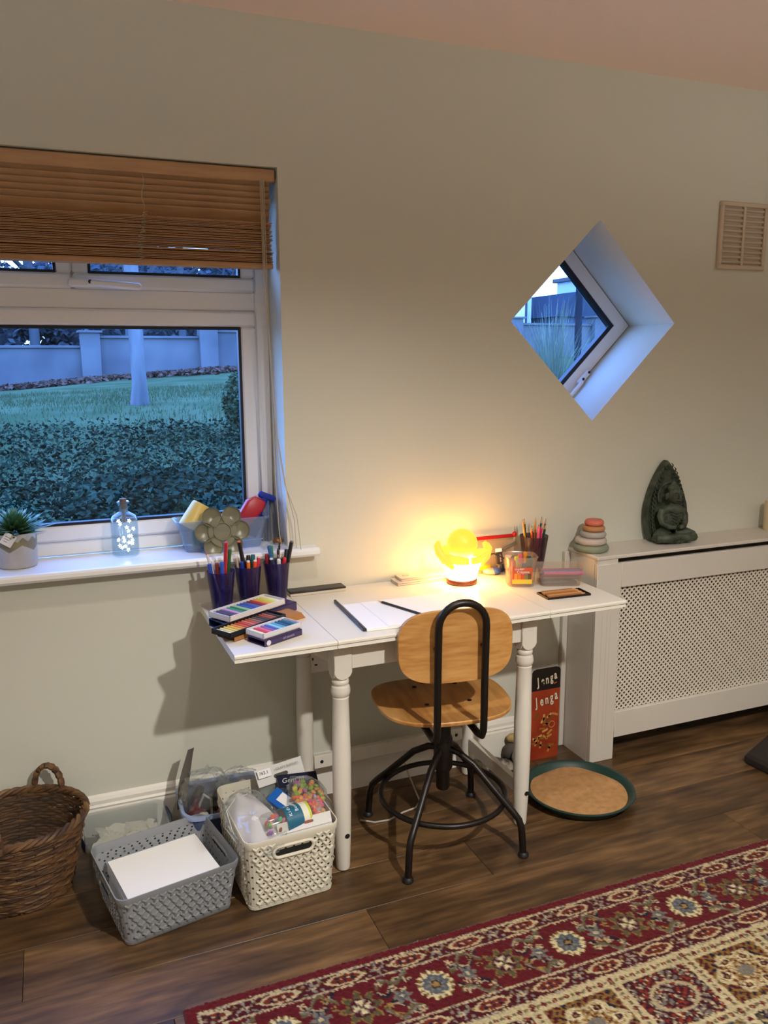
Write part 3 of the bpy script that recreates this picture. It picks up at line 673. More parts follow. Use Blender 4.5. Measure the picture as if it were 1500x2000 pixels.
# main border: big palmettes alternating with star flowers, scrolls between
v = D-.158; m = np.abs(v) < .077; put(m, RED*.9)
p = .381; u, i = tile(A, p, .08); u2, i2 = tile(A, p, .08+p/2)
for sg in (1, -1):
    for ph, c1, c2 in ((0, NAVY, CREAM), (1.6, OLIVE, GREY)):
        w_ = sg*(.040+.016*np.sin(2*pi*A/(p/2)+ph)) + .014*np.sin(2*pi*A/(p/5)+ph*2+sg)
        k = m & (np.abs(v-w_) < .0062) & (np.abs(u) > .05) & (np.abs(u2) > .047); put(k, c1)
        k = m & (np.abs(v-w_-.0068*sg) < .0024) & (np.abs(u) > .05) & (np.abs(u2) > .047); put(k, c2*.8)
for q, (du, dv) in enumerate(((.062, .045), (.075, -.03), (.10, .028), (.115, -.052), (.13, .05), (.09, -.003), (.06, -.055), (.13, -.02), (.078, .018))):
    for sg in (1, -1):
        uu = sg*u-du; r = np.hypot(uu, v-dv*sg); t = np.arctan2(v-dv*sg, uu)
        if q == 5:
            put(m & (r < .020+.006*np.cos(6*t)), GREY*.7); put(m & (r < .012), BLUE*.7); put(m & (r < .006), CREAM)
        else:
            put(m & (r < .0072+.0035*np.cos(5*t+q)), (CREAM, GREY, CREAM, GOLD)[q % 4]); put(m & (r < .003), (RUST, NAVY)[q % 2])
r = np.hypot(u, v*1.0); t = np.arctan2(v, u)
put(m & (r < .044+.004*np.cos(16*t)), IVORY); put(m & (np.abs(r-.041) < .0045) & (np.cos(16*t) < -.1), GOLD*.55); put(m & (r < .032+.003*np.cos(8*t)), BLUE*.72)
put(m & (r < .026) & (np.cos(8*t) > .45), GREY*.8); put(m & (r < .013), NAVY); put(m & (r < .008), GOLD)
r = np.hypot(u2, v); t = np.arctan2(v, u2)
put(m & (r < .044+.010*np.cos(8*t)) & (r > .028), OLIVE*.8); put(m & (np.abs(r-(.042+.010*np.cos(8*t))) < .0026), GOLD*.75); put(m & (r <= .030), WINE)
put(m & (r < .026) & (np.cos(8*t+pi) > .25), GREY); put(m & (r < .021) & (np.cos(4*t) > .0), IVORY); put(m & (r < .006), OLIVE)
guard(.265, .160, .116)
for c_, w_ in ((.0315, .0030), (.0355, .0014), (.0805, .0032), (.2365, .0034), (.2935, .0036)): line(c_, w_)
# field: square panels divided by ivory bands with small dark flowers
fm = D > .297; fx = XX-GX0-.297+jx; fy = GY0-YY-.297+jy
put(fm, CREAM)
P_ = .222; bandw = .034
ox = (.142-GX0-.297) % P_
ux, ixx = tile(fx, P_, ox); uy, iyy = tile(fy, P_*.86, .016)
onb = fm & ((np.abs(ux) < bandw/2) | (np.abs(uy) < bandw/2))
put(onb, IVORY*.8)
for (a, b) in ((ux, fy), (uy, fx)):
    s_, k_ = tile(b, .032, .01); r = np.hypot(a, s_); put(onb & (r < .0068) & (np.abs(a) < bandw/2), np.array(hexc('#5b1522'))); put(onb & (r < .0025), GOLD)
    s_, k_ = tile(b, .032, .026); put(onb & (np.abs(a) < .0045) & (np.abs(s_) < .005), OLIVE*1.2)
inn = fm & ~onb; cx_ = (np.floor((fx-ox)/P_)); cy_ = (np.floor((fy-.016)/(P_*.86)))
lx = (fx-ox)/P_-cx_-.5; ly = (fy-.016)/(P_*.86)-cy_-.5; kind = (cx_*2+cy_*3+1) % 4
noise = lambda a, b, s1, s2: np.sin(a*s1+1.7*np.sin(b*s2))*np.cos(b*s1*.9-1.3*np.sin(a*s2*1.1))
n1 = noise(lx, ly, 34., 21.); n2 = noise(lx+.3, ly-.2, 58., 33.)
k0 = inn & (kind == 0)      # tree of life on navy
put(k0, NAVY); put(k0 & (n1 > .35), OLIVE*.8); put(k0 & (n2 > .62), CREAM); put(k0 & (n1 < -.62), BLUE*.7); put(k0 & (n2 < -.72), RUST)
put(k0 & (np.abs(lx+.03*np.sin(9*ly)) < .022) & (ly > -.3), GOLD)
for sg in (1, -1):
    for b_ in (-.15, .05, .22): put(k0 & (np.abs(ly-b_+1.0*np.abs(lx)+.05*np.sin(22*lx)) < .028) & (sg*lx > 0) & (np.abs(lx) < .40-.3*abs(b_)), CREAM*.9)
k1 = inn & (kind == 1)      # ivory medallion with rosettes
put(k1, hexc('#7d5a2a')); put(k1 & (n1 > .3), WINE); put(k1 & (n1 < -.5), NAVY); rr = np.hypot(lx*1.15, ly*1.3); tt = np.arctan2(ly, lx)
put(k1 & (rr < .42+.05*np.cos(6*tt)), IVORY*.8); put(k1 & (rr < .36+.05*np.cos(6*tt)), hexc('#8a6a3a')); put(k1 & (rr < .36) & (n2 > .2), CREAM); put(k1 & (rr < .36) & (n2 < -.55), WINE); put(k1 & (rr < .12), GREY*.7)
for q in range(6):
    a = q*pi/3; r = np.hypot(lx-.27*cos(a), ly-.24*sin(a)); put(k1 & (r < .07), IVORY); put(k1 & (r < .048), np.array(hexc('#3b1220'))); put(k1 & (r < .02), GOLD)
k2 = inn & (kind == 2)      # olive ground with small sprigs
put(k2, OLIVE*1.25); put(k2 & (n2 > .45), GOLD); put(k2 & (n1 > .62), NAVY); put(k2 & (n2 < -.55), WINE); put(k2 & (np.abs(lx-ly*.6) < .10) & (n1 > -.1), GREY*.8); put(k2 & (rr < .16) & (n2 > -.1), CREAM*.85)
put(k2 & ((np.abs(lx) > .40) | (np.abs(ly) > .40)), GREY*.55)
k3 = inn & (kind == 3)      # wine ground with flowers
put(k3, hexc('#3d0d19')); put(k3 & (n1 > .5), GREY*.7); put(k3 & (n2 > .6), CREAM); put(k3 & (n1 < -.62), RUST); put(k3 & (np.abs(rr-.30) < .03), CREAM*.8)
col *= .86*rng.normal(1, .13, (H_, W_, 1)).clip(.6, 1.4); col = col.clip(0, 1)
ZZ = .0085 + rng.normal(0, .0009, XX.shape); ZZ[0, :] = ZZ[:, 0] = .001
V = np.stack([XX + rng.normal(0, .0012, XX.shape)*(D < .01), YY + rng.normal(0, .0012, XX.shape)*(D < .01), ZZ], -1).reshape(-1, 3)
idx = np.arange(H_*W_).reshape(H_, W_); F = np.stack([idx[:-1, :-1], idx[1:, :-1], idx[1:, 1:], idx[:-1, 1:]], -1).reshape(-1, 4)
me = bpy.data.meshes.new('persian_rug'); me.vertices.add(len(V)); me.vertices.foreach_set('co', V.ravel())
me.loops.add(F.size); me.loops.foreach_set('vertex_index', F.ravel().astype(np.int32)); me.polygons.add(len(F))
me.polygons.foreach_set('loop_start', np.arange(0, F.size, 4, dtype=np.int32)); me.update(calc_edges=True)
ca = me.color_attributes.new('weave', 'FLOAT_COLOR', 'POINT'); ca.data.foreach_set('color', np.concatenate([col.reshape(-1, 3), np.ones((H_*W_, 1))], 1).ravel())
m, t, b = base_mat('woven_wool'); at = t.nodes.new('ShaderNodeAttribute'); at.attribute_name = 'weave'; t.links.new(at.outputs['Color'], b.inputs['Base Color']); b.inputs['Roughness'].default_value = .95; b.inputs['Specular IOR Level'].default_value = .1
b.inputs['Sheen Weight'].default_value = .15
me.materials.append(m); ro = bpy.data.objects.new('persian_rug', me); COL.objects.link(ro)
tag(ro, 'red patterned oriental rug with floral border on the wooden floor', 'rug')
# ================================================================== FLOOR OBJECTS
# ---- moulded plastic baskets with a woven Y pattern
def perforated(name, colh, pu=.0226, pv=.0178, rad=.0032):
    """plastic wall with real see-through holes on a staggered raster; uses the mesh UV in metres"""
    m, t, b = base_mat(name); N, L = t.nodes, t.links; b.inputs['Base Color'].default_value = C(colh); b.inputs['Roughness'].default_value = .42
    uv = N.new('ShaderNodeUVMap'); sp = N.new('ShaderNodeSeparateXYZ'); L.new(uv.outputs[0], sp.inputs[0])
    def mth(op, a, b_=None):
        n = N.new('ShaderNodeMath'); n.operation = op
        for i, q in enumerate((a, b_)):
            if q is None: continue
            if isinstance(q, (int, float)): n.inputs[i].default_value = q
            else: L.new(q, n.inputs[i])
        return n.outputs[0]
    rowf = mth('DIVIDE', sp.outputs[1], pv); row = mth('FLOOR', rowf); odd = mth('MULTIPLY', mth('MODULO', row, 2.), .5)
    fu = mth('SUBTRACT', mth('FRACT', mth('ADD', mth('DIVIDE', sp.outputs[0], pu), odd)), .5); fv = mth('SUBTRACT', mth('FRACT', rowf), .5)
    d = mth('SQRT', mth('ADD', mth('POWER', mth('MULTIPLY', fu, pu), 2.), mth('POWER', mth('MULTIPLY', fv, pv), 2.)))
    hole = mth('LESS_THAN', d, rad); L.new(mth('SUBTRACT', 1., hole), b.inputs['Alpha'])
    return m
def woven_basket(label, cat, loc, rz, w0, d0, w1, d1, h, colh, handle):
    t = thing('storage_basket', label, cat, loc, rz)
    m = mat('plastic_'+colh, colh, .34, .35 if handle == (1, 3) else 0.); pm_ = perforated('perforated_'+colh, colh)
    rt_, rb_ = .028, .022
    rb = rrect(w0, d0, rb_, 4); rtp = rrect(w1, d1, rt_, 4); n = len(rb)
    def ring(z, off=0.):
        f = z/h; return [((a[0]*(1-f)+b[0]*f)*(1-off), (a[1]*(1-f)+b[1]*f)*(1-off), z) for a, b in zip(rb, rtp)]
    zb, zt = .014, h-.022
    # inner perforated shell with uv
    mb = MB(); r0_, r1_ = ring(zb, .012), ring(zt, .012); mb.v = r0_+r1_; mb.f = [(i, (i+1) % n, n+(i+1) % n, n+i) for i in range(n)]
    me = bpy.data.meshes.new('basket_wall'); me.from_pydata(mb.v, [], mb.f); me.materials.append(pm_); uvl = me.uv_layers.new(name='uv')
    acc = [0.]
    for i in range(n): acc.append(acc[-1] + (Vector(r0_[i])-Vector(r0_[(i+1) % n])).length)
    k = 0
    for i in range(n):
        for (u_, v_) in ((acc[i], 0), (acc[i+1], 0), (acc[i+1], zt-zb), (acc[i], zt-zb)): uvl.data[k].uv = (u_+.5, v_+.5); k += 1
    obj('basket_wall', me, None, t)
    obj('base', loft(MB(), [ring(0, .02), ring(.003), ring(.012), [(x*.98, y*.98, .012) for x, y, z_ in ring(.012)]]), m, t)
    # rim
    rm = MB(); A_ = ring(h-.024); B_ = ring(h-.004); up_ = [(x*1.012, y*1.012, z_) for x, y, z_ in ring(h-.006)]
    loft(rm, [ring(h-.024, .004), A_, up_, [(x*1.005, y*1.005, h) for x, y, z_ in B_], [(x*.985, y*.985, h) for x, y, z_ in B_], ring(h-.012, .016), ring(h-.024, .012)], closed=True)
    obj('rim', rm, m, t)
    # woven relief: staggered raised Y shapes
    pu, pv = .0226, .0178
    wv = MB(); hm = MB(); rows = int((zt-zb)/pv)
    sides = [(Vector((-1, 0, 0)), Vector((0, -1, 0)), 0), (Vector((0, -1, 0)), Vector((1, 0, 0)), 1), (Vector((1, 0, 0)), Vector((0, 1, 0)), 0), (Vector((0, 1, 0)), Vector((-1, 0, 0)), 1)]
    def lobe(c, dirv, nrm, ln, wd, hg):
        s_ = dirv.cross(nrm).normalized(); P = []
        for f_, ww in ((0, .62), (.45, 1.), (.85, .8), (1., .35)):
            for q in (-1, -.4, .4, 1): P.append(c + dirv*ln*f_ + s_*wd*ww*q + nrm*(hg*(1-abs(q)**2*.9)*(1-.35*f_)))
        wv.add(P, [(4*i+j, 4*i+j+1, 4*i+j+5, 4*i+j+4) for i in range(3) for j in range(3)])
    for sd in range(4):
        ox_ = sd in (0, 2)
        for r_ in range(rows+1):
            z_ = zb + .007 + r_*pv
            if z_ > zt+.002: break
            f = z_/h; W = (w0*(1-f)+w1*f); D_ = (d0*(1-f)+d1*f); ln = (W if ox_ else D_) - .036
            cnt = int(ln/pu); st = -(cnt-1)*pu/2 + (pu/2 if r_ % 2 else 0) - pu*.25
            slope = ((w1-w0)/2 if not ox_ else (d1-d0)/2)/h
            for q in range(cnt):
                s_ = st+q*pu
                if ox_: c = Vector((s_, -(D_/2), z_)) if sd == 0 else Vector((s_, D_/2, z_)); n_ = Vector((0, -1 if sd == 0 else 1, -slope)).normalized(); uu = Vector((1, 0, 0))
                else: c = Vector((-(W/2), s_, z_)) if sd == 1 else Vector((W/2, s_, z_)); n_ = Vector((-1 if sd == 1 else 1, 0, -slope)).normalized(); uu = Vector((0, 1, 0))
                if handle and sd in handle and abs(s_) < .062 and z_ > h-.068: continue
                upv = n_.cross(uu) if n_.cross(uu).z > 0 else uu.cross(n_); c = c - n_*.0015
                lobe(c, (upv*.62+uu*.8).normalized(), n_, .0122, .0039, .0062); lobe(c, (upv*.62-uu*.8).normalized(), n_, .0122, .0039, .0062); lobe(c, -upv, n_, .0112, .0041, .0062)
                hc = c + upv*.0098 - n_*.0002; k_ = len(hm.v); hm.add([hc+uu*.0034*cos(t_)+upv*.0026*sin(t_) for t_ in [pi*q_/4 for q_ in range(8)]], [tuple(range(8))])
    tag(obj('woven_relief', wv, m, t), kind='stuff'); tag(obj('weave_shade', hm, DARK, t, smooth=False), kind='stuff')  # flat dark discs painted as shade in the weave holes
    for sd in handle:
        f = (h-.045)/h; W = (w0*(1-f)+w1*f); D_ = (d0*(1-f)+d1*f)
        pl = rrect(.115, .032, .0158, 6)
        if sd in (0, 2): P = [(x, -(D_/2)-.001 if sd == 0 else D_/2+.001, h-.046+y) for x, y in pl]
        else: P = [(-(W/2)-.001 if sd == 1 else W/2+.001, x, h-.046+y) for x, y in pl]
        hd_ = obj('handle_ring', MB().tube(P, .0048, 8, closed=True), m, t)
        ins = rrect(.108, .026, .0128, 6)
        off = -.0005
        if sd in (0, 2): Q = [(x, -(D_/2)+.0015 if sd == 0 else D_/2-.0015, h-.046+y) for x, y in ins]
        else: Q = [(-(W/2)+.0015 if sd == 1 else W/2-.0015, x, h-.046+y) for x, y in ins]
        mbq = MB(); mbq.add(Q + [(p[0]*.985, p[1]*.985, p[2]) for p in Q], [tuple(range(len(Q)))]); obj('handle_shade', mbq, DARK, hd_, smooth=False)  # flat dark sheet painted as the shade inside the handle
    return t
gb = woven_basket('low grey woven-pattern plastic basket with white paper in it', 'basket', (-.818, -.405, 0), .19, .292, .245, .338, .29, .152, '#94979b', (1, 3))
pp = thing('paper_stack', 'stack of plain white paper lying in the low grey basket', 'paper', (-.818, -.409, .0125), .19)
PAP = mat('white_paper', '#eeecea', .8)
for i in range(12): obj('paper_sheet', MB().box((random.uniform(-.003, .003), random.uniform(-.002, .002), .004+.0086*i), (.255, .222, .0078), (0, 0, random.uniform(-.012, .012))), PAP, pp, smooth=False)
wb = woven_basket('tall white woven-pattern plastic basket full of craft packets', 'basket', (-.495, -.388, 0), .045, .246, .292, .272, .343, .222, '#d8d2c0', (0,))

# ---- contents of the white basket
cx_, cy_ = -.495, -.388
fl_ = MB().box((0, 0, .0), (.20, .25, .10), bev=.01); 
t = thing('cardboard_box', 'plain white cardboard box at the bottom of the white basket, mostly covered', 'box', (cx_, cy_, .066), .045); obj('carton', fl_, PAP, t)
BAG = clear('crinkled_cellophane', '#f4f6f6', '#d8d8d6', .10, .08, 1.0)
def crinkle_bag(name, parent, w_, d_, h_, amp, seed, m=BAG):
    rs = np.random.default_rng(seed); mb = MB(); nu, nv = 26, 18
    gx = rs.normal(0, 1, (nv+1, nu)); 
    vs = []
    for j in range(nv+1):
        for i in range(nu):
            a = 2*pi*i/nu; ph = -pi/2+pi*j/nv; k = 1 + amp*gx[j, i]*.5
            vs.append((w_/2*math.copysign(abs(cos(a))**.7, cos(a))*cos(ph)**.6*k if cos(ph) > 0 else 0, d_/2*math.copysign(abs(sin(a))**.7, sin(a))*(cos(ph)**.6 if cos(ph) > 0 else 0)*k, h_/2*sin(ph)*(1+amp*.3*gx[j, i])))
    fs = [(j*nu+i, j*nu+(i+1) % nu, (j+1)*nu+(i+1) % nu, (j+1)*nu+i) for j in range(nv) for i in range(nu)]
    return obj(name, mb.add(vs, fs), m, parent, smooth=True, ang=20)
# pack of white paper masks
t = thing('mask_pack', 'clear packet of white card masks on the left of the white basket', 'packet', (-.572, -.445, .212), 0, None, rot=(R(14), R(-16), R(8)))
MSK = mat('mask_card', '#d9d2d0', .7)
mp_ = MB().grid(lambda u, v: ((u-.5)*.115*(1-.55*max(0, v-.45)), (v-.5)*.21, .026*cos((u-.5)*3.0)-.018*abs(v-.45) + .006*sin(u*9)*sin(v*11)), 18, 22)
obj('mask', mp_, MSK, t); obj('mask', mp_, MSK, t, (.004, -.003, -.006))
obj('elastic', MB().tube([(-.058, -.10, .0), (-.064, 0, .012), (-.05, .07, .02), (-.01, .10, .014), (.03, .085, .02)], .0012, 5), mat('white_elastic', '#e8e4df'), t)
crinkle_bag('bag', t, .135, .25, .06, .10, 5)
obj('blue_corner', MB().prism([(-.052, -.075), (-.036, -.075), (-.046, -.06)], .012, .014), mat('navy_print', '#1d2b4a'), t, smooth=False)
# header card pack standing at the back
t = thing('craft_packet', 'clear craft packet with a white header card, at the back of the white basket', 'packet', (-.438, -.265, .19), 0, None, rot=(R(-12), R(-4), R(7)))
HC = mat('header_card', '#d2d0cc', .6)
obj('header_card', MB().box((0, 0, .058), (.155, .0016, .054), (R(-25), 0, 0), bev=.0004), HC, t, smooth=False)
obj('hang_hole', MB().prism(rrect(.046, .012, .0058, 4) , -.0003, .0003, 'y'), mat('hole_grey', '#4b4a47', .8), t, (.0, -.0062, .052), (R(-25), 0, 0), smooth=False)
obj('price_sticker', MB().box((-.052, -.0075, .071), (.042, .0006, .024), (R(-25), 0, 0)), mat('sticker_white', '#e9e6e6', .5), t, smooth=False)
INK = mat('grey_ink', '#4a4850', .7)
text('sticker_lettering', '762.1', .014, INK, t, (-.054, -.0088, .073), (R(65), 0, 0), .0001)
text('card_lettering', 'CRAFT SUPPLIES', .0105, mat('pale_ink', '#8b8884', .7), t, (.022, -.0098, .073), (R(65), 0, 0), .0001)
obj('packet', MB().box((0, .004, -.015), (.148, .02, .09), bev=.006), clear('packet_film', '#f2f4f4', '#a9b2ae', .35, .1, .9), t)
# gem pack
t = thing('gem_packet', 'navy packet lettered Gem with a clear window, in the white basket', 'packet', (-.400, -.318, .212), 0, None, rot=(R(28), R(3), R(-3)))
NV = mat('navy_card', '#20223a', .35)
obj('card', MB().box((0, .035, 0), (.125, .045, .004), bev=.001), NV, t, smooth=False)
obj('window', MB().box((0, -.035, -.001), (.125, .095, .006), bev=.002), clear('packet_window', '#dfe4ee', '#5a6078', .55, .08, 1.), t)
text('lettering', 'Gem M', .024, mat('silver_ink', '#d9d9e2', .4), t, (-.016, .034, .0026), (0, 0, 0), .0002, .95, shear=.25)
for k in range(26):
    o = obj('gem', MB().ell((0, 0, 0), (.0065, .0065, .003), None, 6, 4), mat(('gem_pearl', 'gem_grey', 'gem_lilac')[k % 3], ('#b9b6b4', '#6c7184', '#9a8fae')[k % 3], .15), t, (-.052+.0135*(k % 8)+random.uniform(-.003, .003), -.012-.018*(k//8)+random.uniform(-.003, .003), .003))
# pompom / foam beads bag
t = thing('bead_bag', 'clear bag of bright foam beads in green, yellow, orange and pink, in the white basket', 'bag', (-.398, -.405, .222), 0, None, rot=(R(10), R(8), R(-4)))
bc_ = ['#8fae3a', '#c9c04a', '#e0a040', '#e8703a', '#e4502f', '#d9528a', '#c46aa8', '#f08a50', '#b8a0c8']
bms = [MB().ell((0, 0, 0), (.0092, .0092, .0062), None, 8, 5).mesh('bead', mat('foam_'+c_, c_, .6)) for c_ in bc_]
for k in range(110):
    u_, v_ = random.uniform(-1, 1), random.uniform(-1, 1)
    if u_*u_+v_*v_ > 1: continue
    ci = int(np.clip((1-v_)*2.6+random.gauss(0, 1.1), 0, 5.9)) if random.random() < .75 else random.choice((6, 7, 8))
    obj('bead', bms[ci], None, t, (.047*u_, .085*v_, .016*(1-.6*(u_*u_+v_*v_))+random.uniform(-.012, .004)), (random.uniform(0, 3), random.uniform(0, 3), 0))
crinkle_bag('bag', t, .115, .2, .05, .14, 9)
# small blue box
t = thing('small_box', 'small bright blue and white box in the middle of the white basket', 'box', (-.468, -.37, .212), 0, None, rot=(R(20), R(-22), R(30)))
obj('carton', MB().box((0, 0, 0), (.05, .085, .018), bev=.001), mat('bright_blue_card', '#1d63b8', .35), t, smooth=False)
obj('white_panel', MB().box((.006, -.008, .0093), (.03, .05, .0006)), PAP, t, smooth=False)
# tube with teal label
t = thing('craft_tub', 'clear tube of coloured sequins with a teal label, lying across the white basket', 'tub', (-.472, -.487, .222), 0, None, rot=(0, R(90), R(10)))
obj('tube', MB().lathe([(0, -.085), (.036, -.085), (.038, -.08), (.038, .08), (.036, .085), (0, .085)], 28, cap=False), clear('tub_plastic', '#f6f6f4', '#c9c4c2', .12, .1, .9), t)
def band(z0, z1, r_, m_, nm='label_band'):
    return obj(nm, MB().lathe([(r_, z0), (r_, z1)], 28, cap=False), m_, t)
band(-.028, .022, .0386, mat('teal_label', '#24607a', .35)); band(.022, .040, .0387, mat('cream_label', '#d8d6c0', .4)); band(.040, .047, .0388, mat('lime_stripe', '#b9c23c', .4))
WHI = mat('white_ink', '#e6ebee', .5)
for body, zz, sz in (('Kids Fun', -.014, .014), ('Bucket', .008, .014)):
    for i, chh in enumerate(body):
        if chh == ' ': continue
        an = (i-(len(body)-1)/2)*.0088/.0388 + .15; n_ = Vector((-cos(an), sin(an), 0)); xd = Vector((sin(an), cos(an), 0)); yd = n_.cross(xd)
        M_ = Matrix(((xd.x, yd.x, n_.x), (xd.y, yd.y, n_.y), (xd.z, yd.z, n_.z)))
        text('lettering', chh, sz, WHI, t, n_*.0388 + Vector((0, 0, zz)), M_.to_euler(), .0002)
sq = ['#c85a8c', '#3fae5a', '#d9603c', '#8a4a2a', '#9a6ac8', '#e0b040', '#b03040']
for k in range(60):
    a, rr_ = random.uniform(0, 6.3), .032*sqrt(random.random()); zz = random.choice((random.uniform(-.08, -.03), random.uniform(.048, .08)))
    c_ = random.choice(sq) if zz < 0 else random.choice(('#e8593a', '#e04a5a', '#f07a4a', '#d83a6a'))
    obj('sequin', MB().ell((0, 0, 0), (.008, .008, .005), None, 6, 4), mat('sequin_'+c_, c_, .4), t, (rr_*cos(a), rr_*sin(a), zz), (random.uniform(0, 3), random.uniform(0, 3), 0))
t = thing('card_strip', 'folded white card tray lying along the front of the white basket', 'card', (-.445, -.527, .212), .07)
obj('flap', MB().box((0, .006, .012), (.16, .001, .03), (R(-25), 0, 0)).box((0, -.013, -.004), (.16, .03, .0012)), HC, t, smooth=False)
obj('slot', MB().prism(rrect(.028, .007, .0034, 4), -.0004, .0004, 'y'), mat('slot_red', '#8a4a44', .7), t, (.012, .0050, .014), (R(-25), 0, 0), smooth=False)

# ---- wicker basket
wk = thing('wicker_basket', 'brown wicker basket with a plastic lining at the far left on the floor', 'basket', (-1.196, -.195, 0))
WK = mat('dark_willow', '#38241a', .6, var=(16., '#6d4a28'), bump=(90., .5), stretch=(1, 1, 2.5))
WKL = mat('pale_willow', '#7b5a34', .6, var=(18., '#3d2818'), bump=(90., .5))
HB = .235
def wr(z, a): f = z/HB; r_ = .128+.058*f**.85; return (r_*cos(a), .86*r_*sin(a))
rows = 27
for j in range(rows):
    z = .008 + (HB-.02)*j/(rows-1); pts = []; nst = 22; ph = (j % 2)*pi
    for i in range(132):
        a = 2*pi*i/132; x, y = wr(z, a); k = 1+.013*cos(nst/1.*a+ph)
        pts.append((x*k, y*k, z+.0010*sin(7*a+j*2.1)+.0006*sin(23*a+j)))
    obj('strand', MB().tube(pts, [.0048+.0013*sin(i*.37+j*1.7) for i in range(132)], 6, closed=True), (WK, WK, WKL)[(j*5) % 3], wk)
sk = MB()
for k in range(22):
    a = 2*pi*(k+.5)/22; sk.tube([(*wr(0, a), 0.0), (*wr(.12, a), .12), (*wr(HB, a), HB-.004)], .0042, 5)
obj('stakes', sk, WK, wk)
for q in range(3):
    pts = []
    for i in range(160):
        a = 2*pi*i/160; x, y = wr(HB, a); r_ = .0075; pts.append((x*(1+.035*cos(14*a+q*2.09)), y*(1+.035*cos(14*a+q*2.09)), HB-.004+.0065*sin(14*a+q*2.09)))
    obj('rim_strand', MB().tube(pts, .0066, 6, closed=True), (WK, WKL, WK)[q], wk)
for (a0, sgn) in ((R(62), 1), (R(248), 1)):
    hx, hy = wr(HB, a0); tx, ty = -sin(a0), cos(a0)
    for q in range(2):
        pts = []
        for i in range(27):
            t_ = i/26; b_ = pi*t_; tw = .0045*cos(10*pi*t_+q*pi)
            pts.append((hx+tx*.043*cos(b_)*-1+hx*.02*sin(b_)+tw*.6, hy-ty*.043*cos(b_)+tw, HB-.012+.082*sin(b_)**.8 if sin(b_) > 0 else HB-.012))
        obj('handle', MB().tube(pts, .0078, 7), (WK, WKL)[q], wk)
obj('bottom', MB().lathe([(.0, .004), (.126, .004), (.126, .01), (0, .01)], 32, sx=1, sy=.86, cap=False), WK, wk)
ln = MB(); rs = np.random.default_rng(3); nn = 60
rgs = [[(x*.93*(1+.02*rs.normal()), y*.93*(1+.02*rs.normal()), z) for x, y in [wr(z, 2*pi*i/nn) for i in range(nn)]] for z in (.016, .06, .11, .16, .20, .225)]
obj('plastic_lining', loft(MB(), rgs, True, False), clear('lining_film', '#e9e4dc', '#80756a', .12, .12, 1.), wk, ang=15)

# ---- lidded clear box
bx = thing('lidded_box', 'clear lidded plastic storage box with blue clips between wicker basket and wall', 'box', (-.898, -.155, 0), .03)
CB = clear('frosted_box', '#f2f4f4', '#c2c6c6', .09, .15, .9)
bxm = MB(); loft(bxm, [[(x*.9, y*.88, z) for x, y in rrect(.235, .205, .02, 4)] if z < .01 else [(x, y, z) for x, y in rrect(.235, .205, .025, 4)] for z in (.001, .004, .112)], True, False)
obj('tub', bxm, CB, bx)
obj('lid', loft(MB(), [[(x*s_, y*s_, z) for x, y in rrect(.246, .216, .028, 5)] for s_, z in ((.97, .108), (1., .110), (1., .120), (.985, .124), (.93, .124), (.91, .118))]), CB, bx)
for sx, r_ in ((1, .016), (-1, -.016)): obj('clip', MB().grid(lambda u, v: (sx*(.1235+.006*sin(pi*u)), (u-.5)*.12, .088+.034*v), 8, 2).grid(lambda u, v: (sx*(.127+.006*sin(pi*u)), (u-.5)*.12, .088+.034*v), 8, 2), mat('royal_blue_plastic', '#25347e', .35), bx)
tis = MAT_T = mat('tissue_white', '#d9d3c4', .9)
t = thing('tissue_bundle', 'crumpled white tissue paper inside the clear lidded box', 'paper', (-.90, -.14, .0)); rs2 = random.Random(5)
for k in range(6):
    z0_ = .03+.016*k; obj('crumpled_sheet', MB().grid(lambda u, v: ((u-.5)*.17+.01*sin(7*v+k)+.006*sin(19*u), (v-.5)*.11+.01*sin(6*u+k*2), z0_-.02+.012*sin(9*u+3*v+k)*cos(7*v-k)+.004*sin(31*u+23*v)), 22, 18), tis, t, (rs2.uniform(-.01, .01), rs2.uniform(-.012, .012), 0), (0, 0, rs2.uniform(-.3, .3)), ang=20)
for k, (x, y, c_) in enumerate(((.965-1.775, -.165, '#c9b98a'), (-.835, -.185, '#d3c7a8'), (-.85, -.12, '#b5ab92'))):
    t = thing('foam_block', ('pale yellow crumpled lump', 'cream crumpled lump', 'greyish crumpled lump')[k] + ' inside the right end of the clear lidded box', 'paper', (x, y, .075)); o = obj('lump', MB().ell((0, 0, 0), (.022, .02, .02), (k, .4, k), 9, 6), mat('lump_%d' % k, c_, .85, bump=(120., 1.)), t)

# ---- blue tub with odds and ends
bt = thing('storage_tub', 'pale blue plastic tub full of odds and ends against the skirting board', 'tub', (-.598, -.148, 0), -.03)
BLU = mat('pale_blue_plastic', '#8e9dc0', .4); BLD = mat('slate_blue_plastic', '#4a5476', .4)
loft_r = lambda sc, z: [(x*sc, y*sc, z) for x, y in rrect(.275, .222, .05, 6)]
obj('wall', loft(MB(), [loft_r(.86, .0), loft_r(.87, .004), loft_r(.98, .145), loft_r(.96, .145), loft_r(.85, .006)], True, True), BLD, bt)
obj('rim', loft(MB(), [loft_r(.97, .140), loft_r(1.04, .140), loft_r(1.045, .147), loft_r(1.03, .153), loft_r(.965, .153), loft_r(.95, .146)], closed=True), BLU, bt)
def bit(nm, lab, cat, mbx, m_, loc, rot=(0, 0, 0)):
    t = obj(nm, mbx, m_, None, loc, rot); return tag(t, lab, cat)
t = thing('plastic_bag', 'crinkled clear bag rising out of the blue tub, left side', 'bag', (-.66, -.15, .165), 0, None, rot=(R(8), R(4), .3)); crinkle_bag('bag', t, .15, .13, .15, .16, 21)
